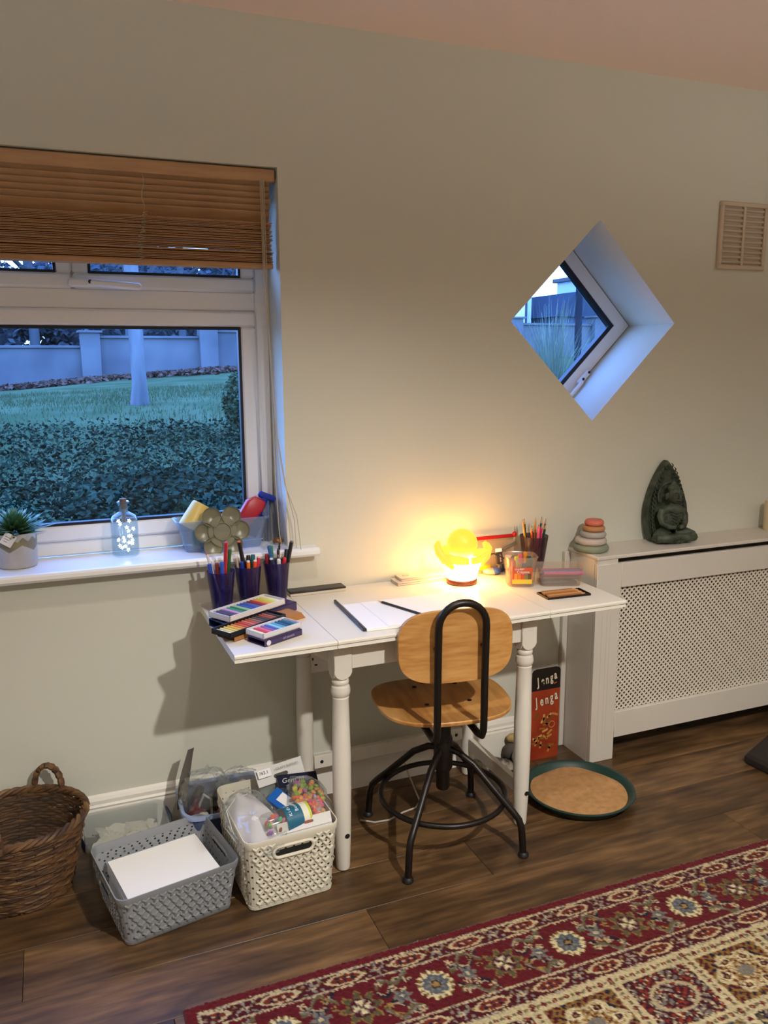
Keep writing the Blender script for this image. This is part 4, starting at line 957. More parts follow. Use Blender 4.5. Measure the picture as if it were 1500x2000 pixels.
t = thing('plastic_bag', 'crinkled clear bag over coloured odds and ends in the blue tub, right side', 'bag', (-.545, -.11, .155), 0, None, rot=(0, R(5), .8)); crinkle_bag('bag', t, .13, .12, .09, .16, 22)
st = MB().grid(lambda u, v: ((u-.5)*.034*(1-.3*v)+.03*v*v, .006*sin(5*v+2*u), v*.185), 5, 14)
bit('twisted_film', 'tall twisted strip of dark grey film standing up from the blue tub', 'film', st, mat('smoky_film', '#5b554e', .25), (-.728, -.14, .125), (R(-6), R(4), .2))
bit('marker_cap', 'black capped marker end sticking up in the blue tub', 'marker', MB().lathe([(0, 0), (.014, 0), (.014, .06), (.012, .064), (0, .064)], 16, cap=False), BLACK, (-.695, -.12, .128), (R(20), R(25), 0))
bit('red_beaker', 'dark red plastic beaker lying in the blue tub', 'beaker', MB().lathe([(0, 0), (.021, 0), (.025, .06), (.022, .06), (.018, .004)], 16, cap=False), mat('dark_red_plastic', '#7d1c24', .35), (-.703, -.155, .095), (R(15), R(30), 0))
bit('cable_loop', 'pale grey cable loop hanging over clutter in the blue tub', 'cable', MB().tube([(-.02, 0, 0), (-.025, -.01, .05), (-.012, -.02, .085), (.008, -.03, .07), (.004, -.05, .02), (.02, -.06, .0), (.035, -.05, .025)], .0042, 7), mat('pale_grey_cable', '#a9a59a', .5), (-.655, -.16, .095))
bit('dark_pouch', 'black fabric pouch in the middle of the blue tub', 'pouch', MB().ell((0, 0, 0), (.045, .032, .05), None, 12, 8), mat('black_cloth', '#17171a', .9, bump=(90., .6)), (-.645, -.165, .11))
bit('pink_pouch', 'dusky pink pouch at the front of the blue tub', 'pouch', MB().ell((0, 0, 0), (.04, .03, .04), None, 12, 8), mat('dusky_pink', '#7d5a58', .8, bump=(80., .7)), (-.60, -.20, .105))
bit('mauve_pouch', 'mauve pouch at the left of the blue tub', 'pouch', MB().ell((0, 0, 0), (.035, .04, .035), None, 12, 8), mat('mauve_cloth', '#55424c', .8, bump=(80., .7)), (-.69, -.19, .09))
bit('white_block', 'small crumpled white packet at the front corner of the blue tub', 'packet', MB().box((0, 0, 0), (.034, .03, .026), (.3, .4, .5), bev=.006), mat('dull_white', '#b5b2aa', .6), (-.675, -.217, .125))
for k, (x, y, c_, nm, r_) in enumerate(((-.585, -.075, '#1f4a3a', 'dark green', .017), (-.555, -.095, '#8a4858', 'dull pink', .014), (-.525, -.085, '#b9a285', 'beige', .018), (-.515, -.12, '#3d6c86', 'teal', .016), (-.57, -.115, '#b07a2a', 'ochre', .014), (-.545, -.13, '#6a7a4a', 'moss', .014))):
    bit('pompom', '%s pompom under the clear bag in the blue tub' % nm, 'pompom', MB().ell((0, 0, 0), (r_, r_, r_), None, 10, 7), mat('pompom_'+nm, c_, .9, bump=(140., 1.)), (x, y, .135))

# ---- tray of sand
tr = thing('plant_saucer', 'round dark green plastic saucer full of sand on the floor by the radiator cover', 'saucer', (.585, -.372, 0))
obj('dish', MB().lathe([(0, .0), (.150, .0), (.156, .003), (.178, .030), (.186, .034), (.190, .038), (.189, .0415), (.184, .0415), (.178, .038), (.172, .030), (.150, .010), (0, .010)], 56, cap=False), mat('bottle_green_plastic', '#1c3a34', .42), tr)
sand = MB(); ns = 40
sand.v = [(0, 0, .0255)]; 
for j in range(1, 9):
    for i in range(ns):
        a = 2*pi*i/ns; r_ = .1655*j/8; z_ = .0255+.004*sin(3*r_*20+2*a)*(1-j/9)+.0025*sin(5*a+j)*(j/8)**2 - (.003+.002*sin(4*a+1) if j == 8 else 0); sand.v.append((r_*cos(a), r_*sin(a), z_))
sand.f = [(0, 1+i, 1+(i+1) % ns) for i in range(ns)] + [(1+(j-1)*ns+i, 1+j*ns+i, 1+j*ns+(i+1) % ns, 1+(j-1)*ns+(i+1) % ns) for j in range(1, 8) for i in range(ns)]
so_ = obj('sand', sand, mat('beige_sand', '#b98d5c', .95, var=(40., '#a97c4c'), bump=(420., .8)), None, (.585, -.372, 0)); tag(so_, 'smooth beige sand filling the dark green saucer', 'sand', None, 'stuff')

# ---- stacking block game box
jb = thing('game_box', 'tall orange and black block-game box standing under the table by the wall', 'box', (.628, -.062, 0), 0)
ORG = mat('orange_print', '#86290f', .45, var=(11., '#a03d1c')); BLK = mat('black_print', '#17120f', .4)
obj('carton', MB().box((0, 0, .139), (.124, .05, .278), bev=.001), ORG, jb, smooth=False)
obj('lid_flap', MB().prism([(-.062, .2785), (.062, .2785), (.062, .350), (.056, .360), (.042, .364), (-.042, .364), (-.056, .360), (-.062, .350)], -.0256, -.0236, 'y'), BLK, jb, smooth=False)
CRM = mat('cream_ink', '#d6c8ae', .5)
sh = mat('shadow_ink', '#0e0a08', .5)
for z_, sz in ((.318, .046), (.238, .052)):
    for i, chh in enumerate('Jenga'):
        dx = (-.028, -.0125, .003, .0175, .031)[i]*(sz/.036); dz = (-.006, -.004, -.001, .005, .012)[i]
        p = (dx, -.0258, z_+dz)
        lt = text('lettering', chh, sz, CRM, jb, (p[0], p[1]-.0006, p[2]), (R(90), R(-6), 0), .0003, .60, bold=.0013)
        text('letter_shadow', chh, sz, sh, jb, (p[0]+.0012, p[1]-.0002, p[2]-.0015), (R(90), R(-6), 0), .0002, .64, bold=.0026)
obj('lettering_tag', MB().box((.040, -.0259, .300), (.014, .0006, .005), (0, R(-14), 0)), mat('rust_ink', '#a5553a', .5), jb, smooth=False)
WBK = mat('printed_wood_blocks', '#a9742f', .5, var=(25., '#6d4018'))
for k in range(26):
    a = random.uniform(0, pi); x, z_ = random.uniform(-.046, .046), random.uniform(.02, .18)
    obj('printed_block', MB().box((x, -.0254, z_), (.026, .0008, .008), (0, a, 0)), mat('block_print_%d' % (k % 4), ('#b5823e', '#8c5a24', '#c79a55', '#6f4a22')[k % 4], .5), jb, smooth=False)
obj('printed_ring', MB().lathe([(.011, 0), (.011, .001), (.014, .001), (.014, 0)], 24, cap=False), mat('ring_print', '#c07a4a', .5), jb, (.030, -.0252, .135), (R(90), 0, 0))

# ---- clutter under the table's right end
bit('pebble', 'pale yellow pebble under the table by the skirting board', 'pebble', MB().ell((0, 0, 0), (.024, .018, .017), None, 12, 8), mat('yellow_stone', '#b9a068', .7, var=(30., '#8f7840')), (.512, -.046, .088))
bit('pebble', 'large grey-white stone under the table beside the game box', 'pebble', MB().ell((0, 0, 0), (.032, .030, .034), None, 12, 8), mat('grey_stone', '#8c8a84', .8, bump=(60., .6)), (.515, -.100, .034))
bit('pebble', 'dark grey stone under the table below the yellow pebble', 'pebble', MB().ell((0, 0, 0), (.034, .026, .036), None, 12, 8), mat('dark_stone', '#4b443e', .8), (.508, -.048, .036))
bit('patterned_pouch', 'crumpled dark patterned pouch on the floor under the table stretcher', 'pouch', MB().grid(lambda u, v: ((u-.5)*.17, (v-.5)*.08, .010+.032*sin(pi*u)*sin(pi*v)+.006*sin(13*u)*sin(9*v)), 20, 14), mat('floral_cloth', '#3a332c', .8, var=(45., '#a79c8c')), (.41, -.075, 0), (0, 0, -.35), )
cb = bit('floor_cable', 'thin white cable lying on the floor behind the swivel chair', 'cable', MB().tube([(-.17, -.02, .004), (-.13, -.05, .004), (-.08, -.055, .004), (-.02, -.03, .004), (.03, -.02, .004), (.06, .01, .004), (.075, .08, .004), (.08, .15, .03), (.08, .19, .06)], .003, 6), mat('white_cable', '#b9b2a4', .5), (.0, -.205, 0))
# dark floor cushion poking in at the right edge
fs_ = thing('floor_cushion', 'dark brown floor cushion whose corner pokes in at the right edge', 'cushion', (1.30, -.41, 0))
cu = [(.0, 0.), (.62, .27), (.82, -.26), (.03, -.36)]
obj('cushion', loft(MB(), [[(c_x*s_+.2*(1-s_), c_y*s_-.05*(1-s_), z) for c_x, c_y in cu] for z, s_ in ((.001, .97), (.012, 1.), (.03, 1.), (.042, .95))]), mat('dark_brown_cloth', '#221812', .9, bump=(120., .6)), fs_)
obj('button', MB().lathe([(0, 0), (.012, 0), (.010, .006), (0, .007)], 14, cap=False), mat('pale_button', '#8a7a66', .6), fs_, (.10, -.05, .041))
# ================================================================== ON THE TABLE
# ---- glowing stone lamp: bowl of hands around a globe
lp = thing('stone_lamp', 'glowing yellow stone lamp with a globe in a flared bowl on the table', 'lamp', (.245, -.128, TT))
obj('wooden_base', MB().lathe([(0, 0), (.050, 0), (.052, .003), (.052, .013), (.049, .017), (0, .017)], 32, cap=False), wood('dark_lamp_wood', '#3a160c', '#5a2413', '#6d3018', 14, 'x', .45), lp)
def glow(name, c1, s1, c2, s2):
    m, t, b = base_mat(name); N, L = t.nodes, t.links; b.inputs['Base Color'].default_value = C('#8a5c1c'); b.inputs['Roughness'].default_value = .45
    tc = N.new('ShaderNodeTexCoord'); n = N.new('ShaderNodeTexNoise'); n.inputs['Scale'].default_value = 22; L.new(tc.outputs['Object'], n.inputs['Vector'])
    mx = N.new('ShaderNodeMix'); mx.data_type = 'RGBA'; mx.inputs['A'].default_value = tuple(x*s1 for x in c1)+(1,); mx.inputs['B'].default_value = tuple(x*s2 for x in c2)+(1,)
    L.new(n.outputs[0], mx.inputs['Factor']); L.new(mx.outputs['Result'], b.inputs['Emission Color']); b.inputs['Emission Strength'].default_value = 1.
    return m
GB = glow('glowing_bowl_stone', (1, .46, .11), 52., (1, .54, .15), 38.); GG = glow('glowing_globe_stone', (1, .76, .05), 1.15, (1, .86, .08), .8); GP = glow('glowing_petal_stone', (1, .70, .04), 1.2, (1, .84, .10), .8)
rgs = []
for f_, r_ in ((0, .046), (.02, .049), (.3, .054), (.6, .060), (.85, .066), (1., .071)):
    rgs.append([(r_*cos(2*pi*i/40), r_*sin(2*pi*i/40), .0172+.066*f_) for i in range(40)])
rgs += [[(r_*cos(2*pi*i/40), r_*sin(2*pi*i/40), z) for i in range(40)] for r_, z in ((.060, .082), (.046, .060), (.030, .05))]
obj('bowl', loft(MB(), rgs), GB, lp)
pet = MB()
for a0 in (R(-158), R(-30), R(85)):
    def pf(u, v, s):
        a = a0 + (u-.5)*2.1; e = 1-abs(2*u-1)**2.2; tip = abs(2*u-1)
        r_ = .067+.020*v*e**.3 + s*.005; return (r_*cos(a), r_*sin(a), .080+.036*v*(.6+.4*e))
    k0 = len(pet.v)
    rr_ = []
    for v_ in (0, .25, .5, .75, 1.): rr_.append([pf(u_/16, v_, 1) for u_ in range(17)] + [pf(u_/16, v_, -1) for u_ in range(16, -1, -1)])
    loft(pet, rr_)
# two raised hand-like lobes left and right
for sx, zt_ in ((-1, .150), (1, .134)):
    pet.tube([(sx*.050, -.035, .066), (sx*.078, -.028, .092), (sx*.092, -.014, .118), (sx*.094, 0, zt_-.012), (sx*.086, .006, zt_)], [.010, .014, .015, .013, .007], 10)
obj('petals', pet, GP, lp)
obj('globe', MB().ell((0, 0, .137), (.052, .052, .052), None, 28, 18), GG, lp)
obj('lamp_cable', MB().tube([(.05, .02, .006), (.085, .06, .01), (.098, .062, .06), (.118, .05, .074), (.15, .045, .078), (.185, .03, .06), (.23, .03, .02), (.28, .06, .004)], .0022, 6), BLACK, lp)
# ---- sketch pad and pencil
pd = thing('sketch_pad', 'white sketch pad with a black bound left edge on the table', 'pad', (-.032, -.372, TT), -.045)
obj('page_block', MB().box((.0, .0, .005), (.405, .245, .009), bev=.001), PAP, pd, smooth=False)
obj('binding', MB().box((-.208, .03, .006), (.009, .30, .010), bev=.002), mat('binding_black', '#1b1d26', .3), pd)
obj('top_sheet', MB().box((.024, .004, .0102), (.33, .245, .0012), (0, 0, .03)), PAP, pd, smooth=False)
def pencil(name, label, cat, c_, base, tip, r_=.0036, kind='pencil', group=None, wood_c='#c99a63', lead=None):
    """lies or leans between two points; tip end last"""
    b_, t_ = Vector(base), Vector(tip); d = t_-b_; L_ = d.length
    q = Vector((0, 0, 1)).rotation_difference(d.normalized()); t = thing(name, label, cat, b_, 0, group, rot=q.to_euler())
    m_ = mat('pen_'+c_, c_, .35)
    if kind == 'pencil':
        obj('barrel', MB().lathe([(0, 0), (r_, 0), (r_, L_-.021), (r_*.98, L_-.020), (0, L_-.020)], 6, cap=False), m_, t, smooth=False)
        obj('sharpened_wood', MB().lathe([(r_*.97, L_-.0205), (r_*.35, L_-.006), (0, L_-.006)], 8, cap=False), mat('pencil_wood', wood_c, .7), t)
        obj('lead', MB().lathe([(r_*.36, L_-.0065), (.0003, L_)], 6), mat('lead_'+(lead or c_), lead or c_, .5), t)
    elif kind == 'marker':
        obj('barrel', MB().lathe([(0, 0), (r_, 0), (r_, L_*.62), (0, L_*.62)], 14, cap=False), m_, t)
        obj('cap', MB().lathe([(0, L_*.60), (r_*1.12, L_*.60), (r_*1.08, L_-.002), (r_*.9, L_), (0, L_)], 14, cap=False), mat('pen_'+(lead or c_), lead or c_, .3), t)
    elif kind == 'endcap':
        obj('barrel', MB().lathe([(0, 0), (r_, 0), (r_, L_-.004), (0, L_-.004)], 14, cap=False), m_, t)
        obj('end_plug', MB().lathe([(0, L_-.0045), (r_*.9, L_-.0045), (r_*.84, L_), (0, L_+.001)], 14, cap=False), mat('pen_'+(lead or '#e8e2dc'), lead or '#e8e2dc', .4), t)
    elif kind == 'brush':
        obj('handle', MB().lathe([(0, 0), (r_*.5, 0), (r_, L_*.5), (r_*.7, L_-.045), (0, L_-.045)], 8, cap=False), m_, t)
        obj('ferrule', MB().lathe([(0, L_-.046), (r_*.75, L_-.046), (r_*.95, L_-.022), (0, L_-.022)], 8, cap=False), mat('ferrule_metal', '#b7aaa0', .25, 1.), t)
        obj('bristles', MB().lathe([(0, L_-.0225), (r_*1., L_-.0225), (r_*1.1, L_-.012), (.0004, L_)], 8, cap=False), mat('bristle_'+(lead or '#1c1512'), lead or '#1c1512', .8), t)
    return t
pencil('pencil', 'black stick of charcoal pencil lying on the sketch pad', 'pencil', '#1a1a1f', (-.045, -.455, TT+.0155), (-.118, -.262, TT+.0155), .0038, lead='#101014')
# ---- tins
def flat_tin(label, loc, rz, L_, W_, H_, c_top, c_side):
    t = thing('pencil_tin', label, 'tin', loc, rz)
    obj('tray', MB().box((0, 0, H_*.3), (L_, W_, H_*.6), bev=.002), mat('tin_'+c_side, c_side, .3), t)
    obj('lid', MB().box((0, 0, H_*.8), (L_+.002, W_+.002, H_*.4), bev=.002), mat('tin_'+c_top, c_top, .35), t)
    return t
flat_tin('black lidded cream pencil tin at the back left of the table against the wall', (-.250, -.045, TT), .0, .19, .048, .016, '#1d1713', '#c9bfae')
flat_tin('lower cream pencil tin of the two stacked left of the lamp', (.125, -.052, TT), .02, .20, .062, .013, '#d6c6b4', '#bfb3ad')
tn = flat_tin('upper cream pencil tin printed with dark script, of the two stacked left of the lamp', (.135, -.048, TT+.0132), .03, .19, .056, .011, '#dccbb6', '#c2b3a8')
text('lettering', 'Cir', .02, mat('tin_ink', '#3a2a20', .5), tn, (-.068, .0, .0112), (0, 0, 0), .0001, shear=.3)
# open tin of brown pencils at the front right
ot = thing('pencil_tin', 'open shallow metal tin of brown sketching pencils at the right front of the table', 'tin', (.482, -.388, TT), -.055)
STL = mat('worn_tin_metal', '#5e5751', .35, .8)
obj('tray', MB().box((0, 0, .001), (.158, .072, .002)), STL, ot, smooth=False)
obj('wall', frame_rect(-.079, .079, -.036, .036, .0016, -.007, 0, .0004), mat('dark_tin_wall', '#2b2522', .35, .6), ot, rot=(R(-90), 0, 0))
for i in range(6):
    p = (.482-.062, -.388-.029+.0105*i)
    q = Matrix.Rotation(-.055, 3, 'Z') @ Vector((-.070+.002*(i % 3), -.027+.0108*i, .0072)); q2 = Matrix.Rotation(-.055, 3, 'Z') @ Vector((.068-.003*(i % 2), -.027+.0108*i, .0072))
    o_ = Vector((.482, -.388, TT))
    pencil('sketching_pencil', 'brown sketching pencil in the open tin, %s from its front edge' % ('first', 'second', 'third', 'fourth', 'fifth', 'sixth')[i], 'pencil', ('#a06a3e', '#b8844f', '#8f5c34')[i % 3], o_+q, o_+q2, .0042, lead='#2b211c', group='brown pencils in the open tin', wood_c='#b58a5c')
# ---- small things
t = thing('paper_scrap', 'tiny grey-lilac paper triangle on the table in front of the lamp', 'paper', (.197, -.172, TT)); obj('scrap', MB().prism([(-.012, -.006), (.011, -.008), (.001, .012)], .0002, .0016), mat('lilac_paper', '#b0a29a', .7), t, smooth=False)
ms = thing('gadget', 'small silver and blue oval gadget on the table right of the lamp', 'gadget', (.392, -.075, TT), -.3)
obj('shell', MB().ell((0, 0, .0125), (.033, .019, .0125), None, 20, 12), mat('silver_plastic', '#b9b0a4', .3, .4), ms)
obj('blue_band', MB().ell((.012, 0, .0135), (.0215, .0195, .0125), None, 18, 12), mat('gadget_blue', '#3d55a8', .3), ms)
# pencil case against the wall
pc = thing('pencil_case', 'clear pencil case with a red zip leaning on the wall right of the lamp', 'pencil case', (.425, -.040, TT), 0, None, rot=(R(-8), 0, 0))
obj('pouch', loft(MB(), [[(x*.98, y*s_, z) for x, y in rrect(.172, .034, .0165, 5)] for z, s_ in ((.001, 1), (.03, .95), (.08, .6), (.118, .25))]), clear('case_vinyl', '#f6efe6', '#c7b19b', .16, .12, .9), pc)
obj('zip', MB().box((0, 0, .124), (.178, .008, .013), bev=.003).ell((.088, -.002, .128), (.010, .006, .010)), mat('zip_red', '#b3140f', .4), pc)
def small(nm, lab, cat, mbx, m_, loc, rot=(0, 0, 0)): return tag(obj(nm, mbx, m_, None, loc, rot), lab, cat)
e1 = thing('eraser', 'white eraser in a dark printed sleeve standing in the clear pencil case', 'eraser', (.437, -.048, TT+.055), 0, None, rot=(R(-6), R(-4), 0))
obj('rubber', MB().box((0, 0, 0), (.024, .009, .062), bev=.002), PAP, e1); obj('sleeve', MB().box((0, 0, -.004), (.0245, .0095, .046), bev=.001), mat('sleeve_dark', '#3a302e', .4), e1)
text('lettering', 'eraser', .011, mat('pale_print', '#d8cfc4', .5), e1, (0.001, -.0052, -.004), (R(90), R(-90), 0), .0001)
small('eraser', 'plain white eraser low in the clear pencil case', 'eraser', MB().box((0, 0, 0), (.028, .010, .05), bev=.003), mat('eraser_white', '#d6c8b8', .7), (.474, -.046, TT+.033), (R(-6), R(6), 0))
small('sharpener', 'yellow and black pencil sharpener at the bottom of the clear pencil case', 'sharpener', MB().box((0, 0, 0), (.05, .018, .022), bev=.005), mat('sharp_yellow', '#e0a81a', .4), (.378, -.046, TT+.022), (R(-6), 0, 0))
small('glue_cap', 'dark round cap at the bottom of the clear pencil case', 'cap', MB().lathe([(0, 0), (.014, 0), (.014, .022), (.012, .025), (0, .025)], 16, cap=False), mat('cap_dark', '#2f2a33', .4), (.440, -.052, TT+.004), (R(-6), 0, 0))
small('clip', 'dark bulldog clip at the right of the clear pencil case', 'clip', MB().box((0, 0, 0), (.030, .012, .014), bev=.002), BLACK, (.497, -.044, TT+.045), (R(-6), 0, 0))
small('craft_knife', 'grey and silver craft knife slanting in the clear pencil case', 'knife', MB().box((-.02, 0, 0), (.03, .004, .008), bev=.001).box((.018, 0, 0), (.055, .008, .011), bev=.002), mat('knife_grey', '#6c6d66', .4, .4), (.468, -.043, TT+.083), (0, R(-22), 0))
small('ruler', 'purple strip lying along the bottom of the clear pencil case', 'ruler', MB().box((0, 0, 0), (.11, .006, .010), bev=.001), mat('strip_purple', '#4a3a78', .4), (.435, -.055, TT+.008))
# ---- pen cups
PUR = lambda n_, c_, b_: clear(n_, c_, b_, .22, .12, .9)
def cup(label, x, y, h_, rt_, rb_, m_, z=TT):
    t = thing('pen_cup', label, 'cup', (x, y, z), 0, 'plastic pen cups on the table')
    obj('beaker', MB().lathe([(0, .0005), (rb_, .0005), (rb_+.001, .002), (rt_, h_), (rt_-.0018, h_), (rb_-.001, .004), (0, .004)], 28, cap=False), m_, t)
    return t
VI = PUR('violet_acrylic', '#b4adcf', '#463c78')
cup('left of three violet plastic pen cups on the table below the window sill', -.577, -.130, .128, .043, .028, VI)
cup('middle of three violet plastic pen cups on the table below the window sill', -.487, -.100, .128, .042, .028, VI)
cup('right of three violet plastic pen cups on the table below the window sill', -.392, -.085, .128, .042, .028, VI)
cup('smoky violet pen cup of coloured pencils at the back right of the table', .563, -.075, .128, .052, .034, PUR('smoky_acrylic', '#c3b4b8', '#5a4a58'))
def pens(cx, cy, z, where, rows):
    for (c_, nm, dx, dy, bx, by, L_, r_, k, ld) in rows:
        b_ = Vector((cx+bx, cy+by, z+.006)); t_ = Vector((cx+dx, cy+dy, 0)); hor = (Vector((t_.x, t_.y, b_.z))-b_).length; t_.z = b_.z + sqrt(max(.001, L_*L_-hor*hor))
        nmk = {'pencil': 'pencil', 'marker': 'felt_pen', 'endcap': 'felt_pen', 'brush': 'paintbrush'}[k]
        pencil(nmk, nm+' '+where, {'pencil': 'pencil', 'marker': 'pen', 'endcap': 'pen', 'brush': 'brush'}[k], c_, b_, t_, r_, k, lead=ld, group='pens and brushes '+where)
W1 = 'in the left violet cup'; W2 = 'in the middle violet cup'; W3 = 'in the right violet cup'; W4 = 'in the smoky cup at the back right'
pens(-.577, -.130, TT, W1, [
    ('#1f3f9a', 'dark blue felt pen', -.036, -.012, -.014, -.006, .150, .0058, 'marker', '#1f3f9a'), ('#d9d2d0', 'white pencil with red-tipped end', -.040, .004, .004, -.012, .185, .0040, 'endcap', '#b8485a'),
    ('#7a2d1e', 'brown felt pen', -.012, -.004, -.006, .002, .148, .0056, 'endcap', '#8a4028'), ('#2a4fae', 'royal blue round-ended felt pen', .002, -.016, -.001, -.014, .152, .0060, 'marker', '#2a4fae'),
    ('#b01f2c', 'tall red felt pen', .017, -.014, .003, -.010, .212, .0062, 'endcap', '#c23040'), ('#17502c', 'dark green felt pen', .030, .002, .010, .004, .186, .0060, 'marker', '#17502c'),
    ('#5a3238', 'maroon pencil', .034, .010, .012, .008, .182, .0040, 'pencil', '#3a1a20'), ('#e0d8cc', 'short white pen', -.020, .020, -.006, .010, .15, .005, 'endcap', None)])
pens(-.487, -.100, TT, W2, [
    ('#151318', 'tall black felt pen with orange end', -.026, -.004, .006, -.010, .205, .0066, 'endcap', '#d8602a'), ('#1f3a8a', 'blue felt pen', -.022, -.016, -.012, -.012, .140, .0058, 'endcap', '#274a9a'),
    ('#e0701e', 'orange felt pen with pale end', -.004, -.026, -.002, -.018, .143, .0060, 'endcap', '#e8d8cc'), ('#e0501e', 'red-orange felt pen with pale end', .018, -.024, .008, -.018, .143, .0060, 'endcap', '#ecd6c8'),
    ('#c8344a', 'crimson felt pen with pale end', .034, -.006, .018, -.004, .150, .0060, 'endcap', '#e8c8c4'), ('#1d5a5e', 'teal felt pen', .020, .012, .010, .010, .152, .0062, 'marker', '#1d5a5e'),
    ('#caa78a', 'peach pencil', -.034, .002, -.016, .0, .150, .0045, 'endcap', '#d8b79a'), ('#121214', 'short black felt pen', .006, .016, .004, .010, .150, .0062, 'marker', '#121214'), ('#5a7a2a', 'olive pencil', -.016, .024, -.010, .012, .165, .0038, 'pencil', None)])
pens(-.392, -.085, TT, W3, [
    ('#8e2430', 'dark red fat felt pen', -.032, -.002, -.016, -.002, .150, .0066, 'endcap', '#9e3440'), ('#2b4a8c', 'blue-topped green pen leaning left', -.026, -.012, .006, -.010, .180, .0058, 'marker', '#2a5a86'),
    ('#1f7a3c', 'bright green pen', -.014, .006, -.006, .004, .172, .0050, 'marker', '#1f7a3c'), ('#23233c', 'navy felt pen with white end', -.022, -.022, -.010, -.016, .140, .0060, 'endcap', '#e4e0dc'),
    ('#d8d2d2', 'white felt pen', .000, -.030, .0, -.020, .136, .0062, 'endcap', '#efe9e4'), ('#c0202a', 'red felt pen', .020, -.024, .010, -.016, .138, .0060, 'endcap', '#d83038'),
    ('#a8783e', 'wooden paintbrush with a flat black end', .014, .010, .004, .004, .180, .0034, 'brush', '#1c1512'), ('#c9a878', 'bare wood paintbrush', .006, .004, .012, .006, .165, .0030, 'brush', '#3a2418'),
    ('#15151a', 'tall black craft pen leaning right', .052, .0, .012, .0, .188, .0064, 'endcap', '#7a6a5a'), ('#1a1a20', 'stubby black pen', .036, .004, .016, .002, .158, .0066, 'marker', '#1a1a20')])
pens(.563, -.075, TT, W4, [
    ('#c98a2a', 'ochre pencil leaning far left', -.050, .0, -.020, -.004, .188, .0040, 'pencil', '#8a5a1a'), ('#1c3a24', 'dark green pencil', -.040, .006, -.016, .004, .188, .0040, 'pencil', '#24402a'),
    ('#c8442a', 'red-orange pencil', -.024, -.018, -.010, -.014, .165, .0042, 'pencil', '#c8442a'), ('#2a1c22', 'dark maroon pencil', -.012, -.004, -.006, -.002, .160, .0042, 'pencil', '#2a1c22'),
    ('#d84a6a', 'pink felt pen', .006, -.022, -.004, -.016, .158, .0052, 'marker', '#e0607a'), ('#4a1a3a', 'plum pencil', .016, -.004, .008, -.004, .162, .0040, 'pencil', '#4a1a3a'),
    ('#e0386a', 'hot pink pencil', .024, -.016, .010, -.012, .170, .0042, 'pencil', '#e0386a'), ('#d0902a', 'golden pencil', .014, .014, .006, .008, .188, .0040, 'pencil', '#c8802a'),
    ('#2a4a5e', 'slate blue pencil', .034, .006, .016, .004, .184, .0042, 'pencil', '#2a4a5e'), ('#3a6a7a', 'teal pencil', .040, .014, .018, .008, .188, .0040, 'pencil', '#2a5a6a'),
    ('#1d4a34', 'bottle green pencil', .044, -.006, .020, -.006, .165, .0046, 'pencil', '#1d4a34'), ('#8a3a1e', 'russet pencil', .050, .002, .022, .0, .182, .0040, 'pencil', '#8a3a1e')])
# ---- boxes of pastels
BXW = mat('white_box_card', '#d9d6d6', .5); PURB = mat('purple_box_card', '#3d2f58', .4); TANB = mat('tan_box_card', '#a8703a', .6); BLKC = mat('black_tray_card', '#141416', .5)
def tray(label, loc, rz, L_, W_, H_, m_, sticks, where, tilt=(0, 0), grp=None, d=.0095, gap=.0, kind='pastel'):
    rot = Euler((tilt[0], tilt[1], rz)); t = thing('pastel_tray', label, 'box', loc, 0, None, rot=rot)
    obj('tray_base', MB().box((0, 0, .0012), (L_, W_, .0024)), m_, t, smooth=False)
    fr = MB().box((0, W_/2-.0014, H_/2), (L_, .0028, H_)).box((0, -W_/2+.0014, H_/2), (L_, .0028, H_)).box((L_/2-.0014, 0, H_/2), (.0028, W_, H_)).box((-L_/2+.0014, 0, H_/2), (.0028, W_, H_))
    obj('tray_wall', fr, m_, t, smooth=False)
    n = len(sticks); M_ = rot.to_matrix(); sp = (L_-.012)/n
    for i, (c_, nm) in enumerate(sticks):
        x = -L_/2+.006+sp*(i+.5); s_ = MB().lathe([(0, 0), (d*.46, 0), (d*.5, .002), (d*.5, W_-.016), (d*.46, W_-.014), (0, W_-.014)], 10, cap=False)
        p = Vector(loc) + M_ @ Vector((x, -(W_-.014)/2, .0026+d*.5)); o = obj('pastel_stick', s_, mat('pastel_'+c_, c_, .75), None, p, (M_ @ Euler((R(-90), 0, 0)).to_matrix()).to_euler())
        tag(o, '%s %s' % (nm, where), 'pastel', 'sticks of '+where)
    return t
def sleeve(label, loc, rz, L_, W_, H_, m_, letter=None, tilt=(0, 0)):
    t = thing('box_sleeve', label, 'box', loc, 0, None, rot=Euler((tilt[0], tilt[1], rz))); th_ = .0014
    obj('sleeve', MB().box((0, 0, th_/2), (L_, W_, th_)).box((0, 0, H_-th_/2), (L_, W_, th_)).box((0, W_/2-th_/2, H_/2), (L_, th_, H_)).box((0, -W_/2+th_/2, H_/2), (L_, th_, H_)), m_, t, smooth=False)
    if letter:
        text('lettering', letter, .0105, mat('lavender_ink', '#a99ab8', .5), t, (.018, -W_/2-.0004, H_/2), (R(90), 0, 0), .0001)
        obj('logo', MB().lathe([(.0, 0), (.0075, 0), (.0075, .0004), (0, .0004)], 20, cap=False), mat('logo_white', '#d8d3dc', .5), t, (-L_/2+.014, -W_/2, H_/2), (R(90), 0, 0))
    return t
a1 = .62
S1 = [('#3c3440', 'charcoal'), ('#4a3a48', 'dusky black'), ('#5a4658', 'plum grey'), ('#c78aa8', 'pink'), ('#3c8a58', 'mid green'), ('#2f6a4a', 'dark green'), ('#9ab87a', 'pale green'), ('#35589a', 'mid blue'), ('#3a4a8a', 'deep blue'), ('#4a62a0', 'blue'), ('#7a2a3a', 'dark red'), ('#b03a3a', 'red'), ('#d89a4a', 'orange'), ('#c9c04a', 'olive yellow'), ('#dcd26a', 'yellow'), ('#e8e4c4', 'ivory')]
